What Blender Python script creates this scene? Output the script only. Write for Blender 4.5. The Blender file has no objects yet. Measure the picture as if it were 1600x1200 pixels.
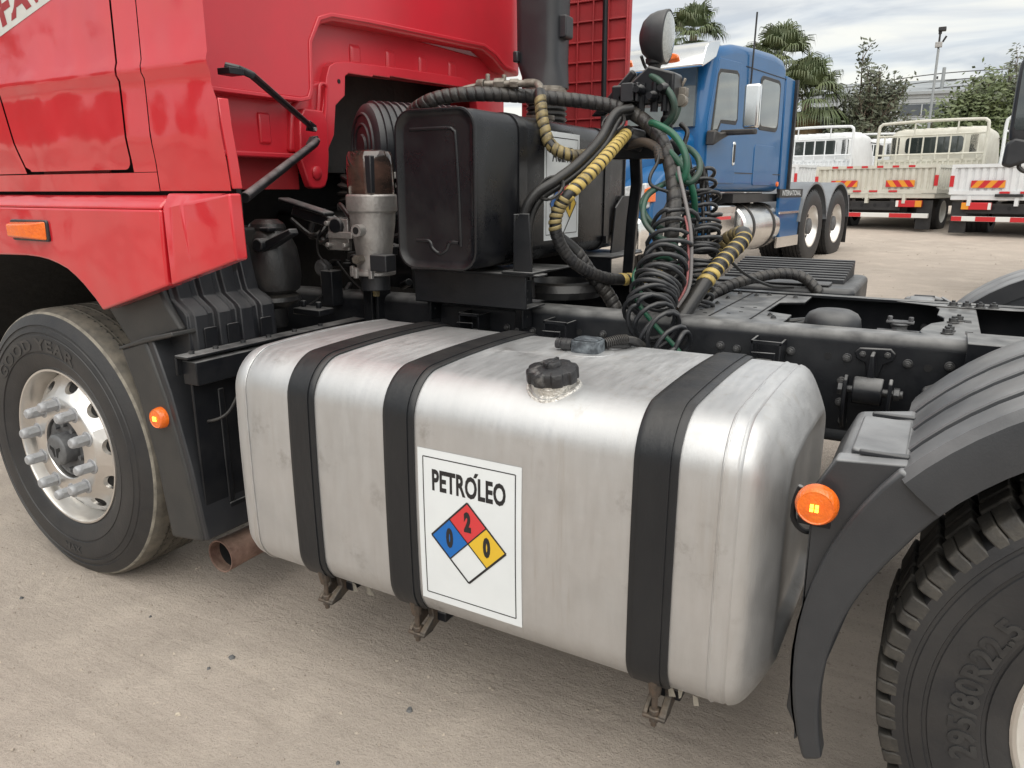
import bpy, bmesh, math, random
from mathutils import Vector, Matrix
R = math.radians
random.seed(7)
S = bpy.context.scene
COL = S.collection

# ------------------------------------------------------------------ camera, sky, sun, exposure
def setup():
    cam = bpy.data.cameras.new('Camera'); co = bpy.data.objects.new('Camera', cam); COL.objects.link(co)
    yaw, pitch, roll = R(29.8326), R(14.6597), R(-0.1035)
    f = Vector((-math.sin(yaw)*math.cos(pitch), math.cos(yaw)*math.cos(pitch), -math.sin(pitch)))
    r = Vector((math.cos(yaw), math.sin(yaw), 0)); u = r.cross(f)
    r2 = r*math.cos(roll)+u*math.sin(roll); u2 = -r*math.sin(roll)+u*math.cos(roll)
    m = Matrix((r2, u2, -f)).transposed().to_4x4(); m.translation = (2.7455, -1.4423, 1.4266)
    co.matrix_world = m
    cam.sensor_fit = 'HORIZONTAL'; cam.sensor_width = 36; cam.lens = 36*1160.32/1600
    cam.clip_start = 0.05; cam.clip_end = 2000
    S.camera = co
    S.view_settings.view_transform = 'Standard'; S.view_settings.look = 'None'
    S.view_settings.gamma = 1; S.view_settings.exposure = EXPOSURE
    S.view_settings.use_curve_mapping = False

EXPOSURE = 0.69
SUN_DIR = Vector((0.26, -0.40, 0.84)).normalized()     # towards the sun, behind thin cloud
SUN_STRENGTH, SUN_ANGLE = 2.2, 90
SKY_STRENGTH, CLOUD_STRENGTH = 0.10, 0.72
setup()

def world():
    w = bpy.data.worlds.new('World'); S.world = w; w.use_nodes = True
    nt = w.node_tree; N = nt.nodes; L = nt.links
    for n in list(N): N.remove(n)
    out = N.new('ShaderNodeOutputWorld')
    sky = N.new('ShaderNodeTexSky'); sky.sky_type = 'NISHITA'; sky.sun_disc = False
    sky.sun_elevation = math.asin(SUN_DIR.z); sky.sun_rotation = math.atan2(SUN_DIR.x, SUN_DIR.y)
    bs = N.new('ShaderNodeBackground'); bs.inputs[1].default_value = SKY_STRENGTH
    L.new(sky.outputs[0], bs.inputs[0])
    tc = N.new('ShaderNodeTexCoord'); sp = N.new('ShaderNodeSeparateXYZ'); L.new(tc.outputs['Generated'], sp.inputs[0])
    ab = N.new('ShaderNodeMath'); ab.operation = 'ABSOLUTE'; L.new(sp.outputs[2], ab.inputs[0])
    ad = N.new('ShaderNodeMath'); ad.operation = 'ADD'; ad.inputs[1].default_value = 0.10; L.new(ab.outputs[0], ad.inputs[0])
    dx = N.new('ShaderNodeMath'); dx.operation = 'DIVIDE'; L.new(sp.outputs[0], dx.inputs[0]); L.new(ad.outputs[0], dx.inputs[1])
    dy = N.new('ShaderNodeMath'); dy.operation = 'DIVIDE'; L.new(sp.outputs[1], dy.inputs[0]); L.new(ad.outputs[0], dy.inputs[1])
    cb = N.new('ShaderNodeCombineXYZ'); L.new(dx.outputs[0], cb.inputs[0]); L.new(dy.outputs[0], cb.inputs[1])
    mp = N.new('ShaderNodeMapping'); mp.inputs['Rotation'].default_value = (0, 0, R(35)); mp.inputs['Scale'].default_value = (0.9, 1.5, 1)
    L.new(cb.outputs[0], mp.inputs[0])
    n1 = N.new('ShaderNodeTexNoise'); n1.inputs['Scale'].default_value = 1.5; n1.inputs['Detail'].default_value = 7
    n1.inputs['Roughness'].default_value = 0.52; n1.inputs['Distortion'].default_value = 0.6
    L.new(mp.outputs[0], n1.inputs['Vector'])
    cr = N.new('ShaderNodeValToRGB'); e = cr.color_ramp
    e.elements[0].position = 0.38; e.elements[0].color = (0.57, 0.595, 0.62, 1)
    e.elements[1].position = 0.62; e.elements[1].color = (0.90, 0.885, 0.81, 1)
    k = e.elements.new(0.5); k.color = (0.74, 0.75, 0.74, 1)
    L.new(n1.outputs[0], cr.inputs[0])
    bc = N.new('ShaderNodeBackground'); bc.inputs[1].default_value = CLOUD_STRENGTH; L.new(cr.outputs[0], bc.inputs[0])
    n2 = N.new('ShaderNodeTexNoise'); n2.inputs['Scale'].default_value = 0.9; n2.inputs['Detail'].default_value = 4
    L.new(mp.outputs[0], n2.inputs['Vector'])
    mr = N.new('ShaderNodeMapRange'); mr.inputs[1].default_value = 0.38; mr.inputs[2].default_value = 0.62
    mr.inputs[3].default_value = 0.78; mr.inputs[4].default_value = 0.97; L.new(n2.outputs[0], mr.inputs[0])
    mx = N.new('ShaderNodeMixShader'); L.new(mr.outputs[0], mx.inputs[0]); L.new(bs.outputs[0], mx.inputs[1]); L.new(bc.outputs[0], mx.inputs[2])
    L.new(mx.outputs[0], out.inputs[0])
    su = bpy.data.lights.new('Sun', 'SUN'); so = bpy.data.objects.new('Sun', su); COL.objects.link(so)
    su.energy = SUN_STRENGTH; su.angle = R(SUN_ANGLE); su.color = (1.0, 0.95, 0.87)
    so.rotation_euler = (-SUN_DIR).to_track_quat('-Z', 'Y').to_euler()
world()

# ------------------------------------------------------------------ materials
def mat(name, base, rough=0.5, metal=0.0, base2=None, nscale=6.0, ncontrast=(0.4, 0.65), coat=0.0, bump=0.0, bscale=40.0,
        dust_sheen=0.0, dust_sheen_col=(0.33, 0.27, 0.20), rough2=None, stretch=(1, 1, 1), emit=None, estr=0.0, spec=0.5, coatr=0.08, trans=0.0,
        wave=0.0, wscale=3.0, alpha=1.0, up_dust_sheen=True):
    m = bpy.data.materials.new(name); m.use_nodes = True
    nt = m.node_tree; N = nt.nodes; L = nt.links; b = N['Principled BSDF']
    b.inputs['Base Color'].default_value = (*base, 1); b.inputs['Roughness'].default_value = rough; b.inputs['Metallic'].default_value = metal
    b.inputs['Specular IOR Level'].default_value = spec
    b.inputs['Coat Weight'].default_value = coat; b.inputs['Coat Roughness'].default_value = coatr
    b.inputs['Transmission Weight'].default_value = trans; b.inputs['Alpha'].default_value = alpha
    if emit: b.inputs['Emission Color'].default_value = (*emit, 1); b.inputs['Emission Strength'].default_value = estr
    tc = N.new('ShaderNodeTexCoord'); mp = N.new('ShaderNodeMapping'); mp.inputs['Scale'].default_value = stretch
    L.new(tc.outputs['Object'], mp.inputs[0])
    col = None
    if base2 or rough2 is not None or dust_sheen:
        n = N.new('ShaderNodeTexNoise'); n.inputs['Scale'].default_value = nscale; n.inputs['Detail'].default_value = 6; n.inputs['Roughness'].default_value = 0.62
        L.new(mp.outputs[0], n.inputs['Vector'])
        r = N.new('ShaderNodeMapRange'); r.inputs[1].default_value = ncontrast[0]; r.inputs[2].default_value = ncontrast[1]
        L.new(n.outputs[0], r.inputs[0])
        if base2:
            mx = N.new('ShaderNodeMix'); mx.data_type = 'RGBA'; mx.inputs[6].default_value = (*base, 1); mx.inputs[7].default_value = (*base2, 1)
            L.new(r.outputs[0], mx.inputs[0]); col = mx.outputs[2]
        if rough2 is not None:
            r2 = N.new('ShaderNodeMapRange'); r2.inputs[3].default_value = rough; r2.inputs[4].default_value = rough2
            L.new(r.outputs[0], r2.inputs[0]); L.new(r2.outputs[0], b.inputs['Roughness'])
        if dust_sheen:
            nd = N.new('ShaderNodeTexNoise'); nd.inputs['Scale'].default_value = nscale*1.7; nd.inputs['Detail'].default_value = 5
            L.new(mp.outputs[0], nd.inputs['Vector'])
            f = N.new('ShaderNodeMapRange'); f.inputs[1].default_value = 0.12; f.inputs[2].default_value = 0.85; f.inputs[4].default_value = dust_sheen
            L.new(nd.outputs[0], f.inputs[0]); fac = f.outputs[0]
            if up_dust_sheen:  # tints upward faces: dust, plus painted sky sheen on chassis and fender
                g = N.new('ShaderNodeNewGeometry'); s = N.new('ShaderNodeSeparateXYZ'); L.new(g.outputs['Normal'], s.inputs[0])
                q = N.new('ShaderNodeMapRange'); q.inputs[1].default_value = 0.25; q.inputs[2].default_value = 0.92; q.inputs[3].default_value = 0.04; q.inputs[4].default_value = 1.0
                L.new(s.outputs[2], q.inputs[0])
                mu = N.new('ShaderNodeMath'); mu.operation = 'MULTIPLY'; L.new(fac, mu.inputs[0]); L.new(q.outputs[0], mu.inputs[1]); fac = mu.outputs[0]
            mx = N.new('ShaderNodeMix'); mx.data_type = 'RGBA'; mx.inputs[7].default_value = (*dust_sheen_col, 1)
            if col: L.new(col, mx.inputs[6])
            else: mx.inputs[6].default_value = (*base, 1)
            L.new(fac, mx.inputs[0]); col = mx.outputs[2]
        if col: L.new(col, b.inputs['Base Color'])
    nrm = None
    if wave:
        n = N.new('ShaderNodeTexNoise'); n.inputs['Scale'].default_value = wscale; n.inputs['Detail'].default_value = 1.5
        L.new(mp.outputs[0], n.inputs['Vector'])
        bp = N.new('ShaderNodeBump'); bp.inputs['Strength'].default_value = wave; bp.inputs['Distance'].default_value = 0.05
        L.new(n.outputs[0], bp.inputs['Height']); nrm = bp.outputs[0]
    if bump:
        n = N.new('ShaderNodeTexNoise'); n.inputs['Scale'].default_value = bscale; n.inputs['Detail'].default_value = 4
        L.new(mp.outputs[0], n.inputs['Vector'])
        bp = N.new('ShaderNodeBump'); bp.inputs['Strength'].default_value = bump; bp.inputs['Distance'].default_value = 0.01
        L.new(n.outputs[0], bp.inputs['Height'])
        if nrm: L.new(nrm, bp.inputs['Normal'])
        nrm = bp.outputs[0]
    if nrm: 
        L.new(nrm, b.inputs['Normal'])
        if coat: L.new(nrm, b.inputs['Coat Normal'])
    return m

M = {}
M['red'] = mat('red_paint', (0.58, 0.014, 0.024), 0.28, base2=(0.52, 0.013, 0.022), nscale=2.5, coat=1.0, coatr=0.012, wave=0.24, wscale=4.6, bump=0.012, bscale=220, dust_sheen=0.05, dust_sheen_col=(0.5, 0.22, 0.2))
M['redwall'] = mat('red_paint_dusty', (0.62, 0.022, 0.040), 0.38, base2=(0.55, 0.026, 0.040), nscale=3, coat=0.4, coatr=0.2, wave=.05, wscale=3, bump=0.03, bscale=160, dust_sheen=0.28, dust_sheen_col=(0.50, 0.14, 0.14))
M['redfair'] = mat('red_fibreglass', (0.36, 0.022, 0.028), 0.55, base2=(0.30, 0.03, 0.035), nscale=4, bump=0.1, bscale=60, dust_sheen=0.2)
M['black'] = mat('black_chassis_paint', (0.0042, 0.0052, 0.0078), 0.28, base2=(0.0065, 0.0075, 0.0100), nscale=9, rough2=0.40, bump=0.05, bscale=90, dust_sheen=0.85, dust_sheen_col=(0.36, 0.36, 0.355), spec=0.28)  # pale tint on upward faces paints in sky sheen over light dust
M['plastic'] = mat('black_moulded_plastic', (0.016, 0.0175, 0.0215), 0.36, base2=(0.022, 0.0235, 0.027), nscale=5, rough2=0.52, bump=0.05, bscale=400, dust_sheen=0.5, dust_sheen_col=(0.28, 0.28, 0.275))
M['flap'] = mat('dusty_black_plastic', (0.021, 0.0225, 0.0245), 0.48, base2=(0.029, 0.030, 0.031), nscale=7, bump=0.06, bscale=300, dust_sheen=0.07, dust_sheen_col=(0.25, 0.22, 0.17), up_dust_sheen=False)
M['oil'] = mat('black_tank_paint', (0.0060, 0.0065, 0.0085), 0.27, base2=(0.009, 0.0095, 0.011), nscale=6, rough2=0.40, bump=0.04, bscale=70, dust_sheen=0.10, dust_sheen_col=(0.12, 0.12, 0.115))
M['rubber'] = mat('tyre_rubber', (0.0125, 0.0140, 0.0175), 0.50, base2=(0.020, 0.0212, 0.0240), nscale=7, bump=0.08, bscale=120, dust_sheen=0.09, dust_sheen_col=(0.22, 0.19, 0.15), up_dust_sheen=False)
M['lug'] = mat('drive_tread_rubber', (0.026, 0.0255, 0.025), 0.6, base2=(0.07, 0.064, 0.055), nscale=24, ncontrast=(.45, .75), bump=0.15, bscale=140, dust_sheen=0.12, dust_sheen_col=(0.26, 0.23, 0.18), up_dust_sheen=False)
M['tread'] = mat('dusty_tread_rubber', (0.040, 0.0395, 0.037), 0.75, base2=(0.075, 0.072, 0.064), nscale=14, bump=0.15, bscale=140, dust_sheen=0.5, dust_sheen_col=(0.30, 0.26, 0.20), up_dust_sheen=False)
M['scuff'] = mat('scuffed_pale_rubber', (0.26, 0.24, 0.20), 0.85, base2=(0.14, 0.13, 0.11), nscale=22, bump=0.2, bscale=120)
M['letter'] = mat('raised_rubber_letter', (0.020, 0.0205, 0.022), 0.42, base2=(0.04, 0.04, 0.04), nscale=20)
M['rim'] = mat('polished_wheel_alloy', (0.80, 0.79, 0.77), 0.30, metal=1.0, base2=(0.70, 0.68, 0.65), nscale=5, rough2=0.44, bump=0.03, bscale=80)
M['nut'] = mat('grey_painted_nut', (0.40, 0.41, 0.43), 0.42, base2=(0.30, 0.31, 0.32), nscale=30, metal=0.2, bump=0.1, bscale=120)
M['hub'] = mat('grey_hub_casting', (0.14, 0.145, 0.15), 0.55, base2=(0.08, 0.08, 0.085), nscale=18, bump=0.2, bscale=60, metal=0.2)
M['strap'] = mat('rubber_lined_strap', (0.0072, 0.0088, 0.0115), 0.40, base2=(0.012, 0.0136, 0.016), nscale=8, bump=0.12, bscale=60, dust_sheen=0.25, dust_sheen_col=(0.13, 0.115, 0.10), stretch=(1, 1, 0.35))
M['strapsteel'] = mat('rusty_strap_bracket', (0.030, 0.028, 0.026), 0.55, base2=(0.10, 0.07, 0.05), nscale=18, bump=0.3, bscale=80, dust_sheen=0.5)
M['bolt'] = mat('bolt_steel', (0.05, 0.052, 0.056), 0.4, base2=(0.12, 0.12, 0.12), nscale=30, metal=0.5)
M['rust'] = mat('rusty_pipe', (0.095, 0.050, 0.038), 0.75, base2=(0.26, 0.165, 0.13), nscale=9, bump=0.4, bscale=60, dust_sheen=0.3)
M['soot_shade'] = mat('soot_shade', (0.012, 0.012, 0.012), 0.9)  # real soot, and flat black painting shade in holes and seams
M['amber'] = mat('amber_lens', (0.80, 0.155, 0.008), 0.22, base2=(0.68, 0.11, 0.006), nscale=30, coat=0.7, bump=0.3, bscale=160, emit=(1.0, 0.20, 0.004), estr=0.05)
M['amberlit'] = mat('lit_diode', (1.0, 0.55, 0.05), 0.3, emit=(1.0, 0.52, 0.04), estr=3.0)
M['cast'] = mat('cast_aluminium', (0.42, 0.41, 0.40), 0.48, metal=0.6, base2=(0.30, 0.29, 0.28), nscale=12, bump=0.2, bscale=90, dust_sheen=0.3)
M['bowl'] = mat('smoked_filter_bowl', (0.024, 0.019, 0.017), 0.10, base2=(0.10, 0.058, 0.045), nscale=5, stretch=(1, 1, 2.5), coat=1.0, coatr=0.03)
M['hose'] = mat('black_hose_rubber', (0.010, 0.0102, 0.0115), 0.36, base2=(0.018, 0.018, 0.018), nscale=14, bump=0.1, bscale=90, dust_sheen=0.18, dust_sheen_col=(0.16, 0.14, 0.11))
M['wrap'] = mat('grey_black_hose_wrap', (0.018, 0.018, 0.020), 0.42, base2=(0.040, 0.037, 0.034), nscale=16, bump=0.25, bscale=50, dust_sheen=0.3, dust_sheen_col=(0.18, 0.16, 0.13))
M['yellow'] = mat('yellow_spiral_guard', (0.50, 0.37, 0.11), 0.5, base2=(0.20, 0.15, 0.06), nscale=20, ncontrast=(0.5, 0.72), bump=0.1, bscale=90, dust_sheen=0.3, dust_sheen_col=(0.10, 0.08, 0.05))
M['yellowdim'] = mat('grimy_yellow_guard', (0.27, 0.21, 0.09), 0.55, base2=(0.09, 0.075, 0.045), nscale=22, ncontrast=(0.42, 0.6), bump=0.1, bscale=90)
M['green'] = mat('green_air_hose', (0.010, 0.105, 0.058), 0.38, base2=(0.02, 0.07, 0.045), nscale=10, dust_sheen=0.35, dust_sheen_col=(0.09, 0.09, 0.07))
M['greendark'] = mat('grimy_green_hose', (0.016, 0.070, 0.048), 0.42, base2=(0.035, 0.05, 0.042), nscale=9, dust_sheen=0.4, dust_sheen_col=(0.09, 0.09, 0.07))
M['coil'] = mat('coiled_hose_nylon', (0.020, 0.022, 0.026), 0.30, base2=(0.032, 0.033, 0.036), nscale=12, dust_sheen=0.25, dust_sheen_col=(0.16, 0.15, 0.13))
M['brownhose'] = mat('brown_grimy_hose', (0.075, 0.055, 0.042), 0.6, base2=(0.04, 0.035, 0.03), nscale=20, bump=0.2)
M['cable'] = mat('grey_flat_cable', (0.16, 0.15, 0.15), 0.5)
M['cablered'] = mat('faded_red_cable', (0.30, 0.10, 0.10), 0.5)
M['white'] = mat('sticker_white', (0.74, 0.78, 0.80), 0.34, base2=(0.69, 0.73, 0.75), nscale=3, coat=0.2, dust_sheen=0.06, up_dust_sheen=False)
M['ink'] = mat('sticker_black', (0.016, 0.016, 0.018), 0.4)
M['sred'] = mat('sticker_red', (0.62, 0.045, 0.05), 0.38)
M['sblue'] = mat('sticker_blue', (0.008, 0.135, 0.46), 0.38)
M['syel'] = mat('sticker_yellow', (0.72, 0.47, 0.035), 0.38)
M['stripe'] = mat('pale_door_band', (0.60, 0.60, 0.57), 0.45, base2=(0.52, 0.52, 0.49), nscale=12)
M['redletter'] = mat('red_door_letter', (0.30, 0.018, 0.022), 0.4)
M['cap'] = mat('filler_cap_plastic', (0.018, 0.018, 0.020), 0.45, base2=(0.17, 0.165, 0.16), nscale=26, ncontrast=(0.55, 0.74), bump=0.3, bscale=90)
M['weld'] = mat('aluminium_weld', (0.68, 0.66, 0.62), 0.5, metal=0.9, bump=0.8, bscale=120)
M['sender'] = mat('chalky_sender_plastic', (0.035, 0.042, 0.050), 0.7, base2=(0.17, 0.195, 0.215), nscale=30, ncontrast=(0.42, 0.64))
M['fitting'] = mat('grimy_brass_fitting', (0.26, 0.24, 0.21), 0.5, metal=0.6, base2=(0.13, 0.11, 0.09), nscale=24, bump=0.2)
M['lens'] = mat('lamp_lens', (0.34, 0.36, 0.35), 0.12, base2=(0.24, 0.26, 0.25), nscale=60, coat=1.0, bump=0.3, bscale=160)
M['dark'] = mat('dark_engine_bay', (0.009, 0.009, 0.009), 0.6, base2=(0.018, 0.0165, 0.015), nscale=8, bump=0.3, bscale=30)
M['fender'] = mat('fender_plastic_sky_sheen', (0.024, 0.0265, 0.031), 0.34, base2=(0.032, 0.034, 0.038), nscale=4, rough2=0.46, bump=0.06, bscale=250, dust_sheen=0.95, dust_sheen_col=(0.40, 0.405, 0.41))  # pale upward faces paint in the sky sheen of the tops, plus dust
M['slot'] = mat('black_slot', (0.008, 0.008, 0.009), 0.7)

def tank_material():
    m = bpy.data.materials.new('brushed_aluminium'); m.use_nodes = True
    nt = m.node_tree; N = nt.nodes; L = nt.links; b = N['Principled BSDF']; b.inputs['Metallic'].default_value = 0.80
    tc = N.new('ShaderNodeTexCoord')
    def noise(scale, sc, det=5, rg=0.6):
        mp = N.new('ShaderNodeMapping'); mp.inputs['Scale'].default_value = sc; L.new(tc.outputs['Object'], mp.inputs[0])
        n = N.new('ShaderNodeTexNoise'); n.inputs['Scale'].default_value = scale; n.inputs['Detail'].default_value = det; n.inputs['Roughness'].default_value = rg
        L.new(mp.outputs[0], n.inputs['Vector']); return n.outputs[0]
    def ramp(src, a, b_, c, d):
        r = N.new('ShaderNodeMapRange'); r.inputs[1].default_value = a; r.inputs[2].default_value = b_; r.inputs[3].default_value = c; r.inputs[4].default_value = d
        L.new(src, r.inputs[0]); return r.outputs[0]
    big = noise(2.6, (1, 1, 1.4)); streak = noise(9, (6, 1.0, 1.0), 6); fine = noise(90, (7, 1, .6), 3); grime = noise(16, (1, 1, 1), 8, 0.72)
    spots = noise(5.0, (1, 1, 1), 3)
    mx = N.new('ShaderNodeMix'); mx.data_type = 'RGBA'; mx.inputs[6].default_value = (0.615, 0.62, 0.625, 1); mx.inputs[7].default_value = (0.545, 0.55, 0.552, 1)
    L.new(ramp(big, 0.35, 0.65, 0, 1), mx.inputs[0])
    pr = N.new('ShaderNodeMath'); pr.operation = 'MULTIPLY'; L.new(ramp(grime, 0.50, 0.66, 0, 1), pr.inputs[0]); L.new(ramp(spots, 0.54, 0.66, 0, 0.65), pr.inputs[1])
    m2 = N.new('ShaderNodeMix'); m2.data_type = 'RGBA'; m2.inputs[7].default_value = (0.34, 0.33, 0.32, 1)
    L.new(mx.outputs[2], m2.inputs[6]); L.new(pr.outputs[0], m2.inputs[0])
    drip = noise(11, (1.6, 1.6, 0.10), 5, 0.7); dz = noise(1.7, (1, 1, .7), 2)
    pd = N.new('ShaderNodeMath'); pd.operation = 'MULTIPLY'; L.new(ramp(drip, 0.56, 0.70, 0, 0.55), pd.inputs[0]); L.new(ramp(dz, 0.45, 0.62, 0, 1), pd.inputs[1])
    m4 = N.new('ShaderNodeMix'); m4.data_type = 'RGBA'; m4.inputs[7].default_value = (0.45, 0.42, 0.38, 1); L.new(m2.outputs[2], m4.inputs[6]); L.new(pd.outputs[0], m4.inputs[0]); m2 = m4
    m3 = N.new('ShaderNodeMix'); m3.data_type = 'RGBA'; m3.blend_type = 'MULTIPLY'; m3.inputs[0].default_value = 1.0
    v = N.new('ShaderNodeCombineColor'); rr = ramp(streak, 0.3, 0.7, 0.95, 1.03)
    for i in range(3): L.new(rr, v.inputs[i])
    L.new(m2.outputs[2], m3.inputs[6]); L.new(v.outputs[0], m3.inputs[7]); L.new(m3.outputs[2], b.inputs['Base Color'])
    a = N.new('ShaderNodeMath'); a.operation = 'ADD'; L.new(ramp(big, 0.3, 0.7, 0.43, 0.55), a.inputs[0]); L.new(ramp(streak, 0.3, 0.7, -0.05, 0.07), a.inputs[1])
    L.new(a.outputs[0], b.inputs['Roughness'])
    b.inputs['Anisotropic'].default_value = 0.3
    bp = N.new('ShaderNodeBump'); bp.inputs['Strength'].default_value = 0.09; bp.inputs['Distance'].default_value = 0.01; L.new(fine, bp.inputs['Height'])
    wv = noise(5, (0.6, 1, 1), 1)
    b2 = N.new('ShaderNodeBump'); b2.inputs['Strength'].default_value = 0.035; b2.inputs['Distance'].default_value = 0.03; L.new(wv, b2.inputs['Height']); L.new(bp.outputs[0], b2.inputs['Normal'])
    L.new(b2.outputs[0], b.inputs['Normal'])
    return m
M['alu'] = tank_material()

def ground_material():
    m = bpy.data.materials.new('packed_dirt'); m.use_nodes = True
    nt = m.node_tree; N = nt.nodes; L = nt.links; b = N['Principled BSDF']; b.inputs['Roughness'].default_value = 0.95; b.inputs['Specular IOR Level'].default_value = 0.2
    tc = N.new('ShaderNodeTexCoord')
    def noise(scale, sc=(1, 1, 1), det=6, rg=0.6, rot=0):
        mp = N.new('ShaderNodeMapping'); mp.inputs['Scale'].default_value = sc; mp.inputs['Rotation'].default_value = (0, 0, rot); L.new(tc.outputs['Object'], mp.inputs[0])
        n = N.new('ShaderNodeTexNoise'); n.inputs['Scale'].default_value = scale; n.inputs['Detail'].default_value = det; n.inputs['Roughness'].default_value = rg
        L.new(mp.outputs[0], n.inputs['Vector']); return n.outputs[0]
    def ramp(src, a, b_, c, d):
        r = N.new('ShaderNodeMapRange'); r.inputs[1].default_value = a; r.inputs[2].default_value = b_; r.inputs[3].default_value = c; r.inputs[4].default_value = d
        L.new(src, r.inputs[0]); return r.outputs[0]
    def mix(a, bcol, fac):
        x = N.new('ShaderNodeMix'); x.data_type = 'RGBA'
        if isinstance(a, tuple): x.inputs[6].default_value = (*a, 1)
        else: L.new(a, x.inputs[6])
        x.inputs[7].default_value = (*bcol, 1); L.new(fac, x.inputs[0]); return x.outputs[2]
    c = mix((0.462, 0.402, 0.348), (0.402, 0.352, 0.305), ramp(noise(0.9, det=5), 0.38, 0.62, 0, 1))
    c = mix(c, (0.53, 0.465, 0.40), ramp(noise(3.2), 0.5, 0.7, 0, 0.7))
    c = mix(c, (0.30, 0.26, 0.22), ramp(noise(5.0, (0.10, 2.6, 1), rot=R(-9)), 0.52, 0.70, 0, 0.35))
    c = mix(c, (0.26, 0.225, 0.19), ramp(noise(2.1, det=7, rg=0.7), 0.60, 0.72, 0, 0.35))
    c = mix(c, (0.24, 0.205, 0.17), ramp(noise(60, det=5, rg=0.75), 0.56, 0.68, 0, 0.45))
    c = mix(c, (0.20, 0.17, 0.145), ramp(noise(170, det=3, rg=0.7), 0.58, 0.70, 0, 0.5))
    c = mix(c, (0.62, 0.55, 0.47), ramp(noise(260, det=2), 0.62, 0.74, 0, 0.6))
    L.new(c, b.inputs['Base Color'])
    h = N.new('ShaderNodeMath'); h.operation = 'ADD'; L.new(ramp(noise(120, det=5, rg=0.75), 0.3, 0.7, 0, 0.35), h.inputs[0]); L.new(ramp(noise(5.0, (0.10, 2.6, 1), rot=R(-9)), 0.3, 0.8, 0.5, 0), h.inputs[1])
    h2 = N.new('ShaderNodeMath'); h2.operation = 'ADD'; L.new(h.outputs[0], h2.inputs[0]); L.new(ramp(noise(28, det=6, rg=0.7), 0.3, 0.7, 0, 0.6), h2.inputs[1])
    bp = N.new('ShaderNodeBump'); bp.inputs['Strength'].default_value = 0.75; bp.inputs['Distance'].default_value = 0.014; L.new(h2.outputs[0], bp.inputs['Height']); L.new(bp.outputs[0], b.inputs['Normal'])
    return m
M['ground'] = ground_material()

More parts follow.
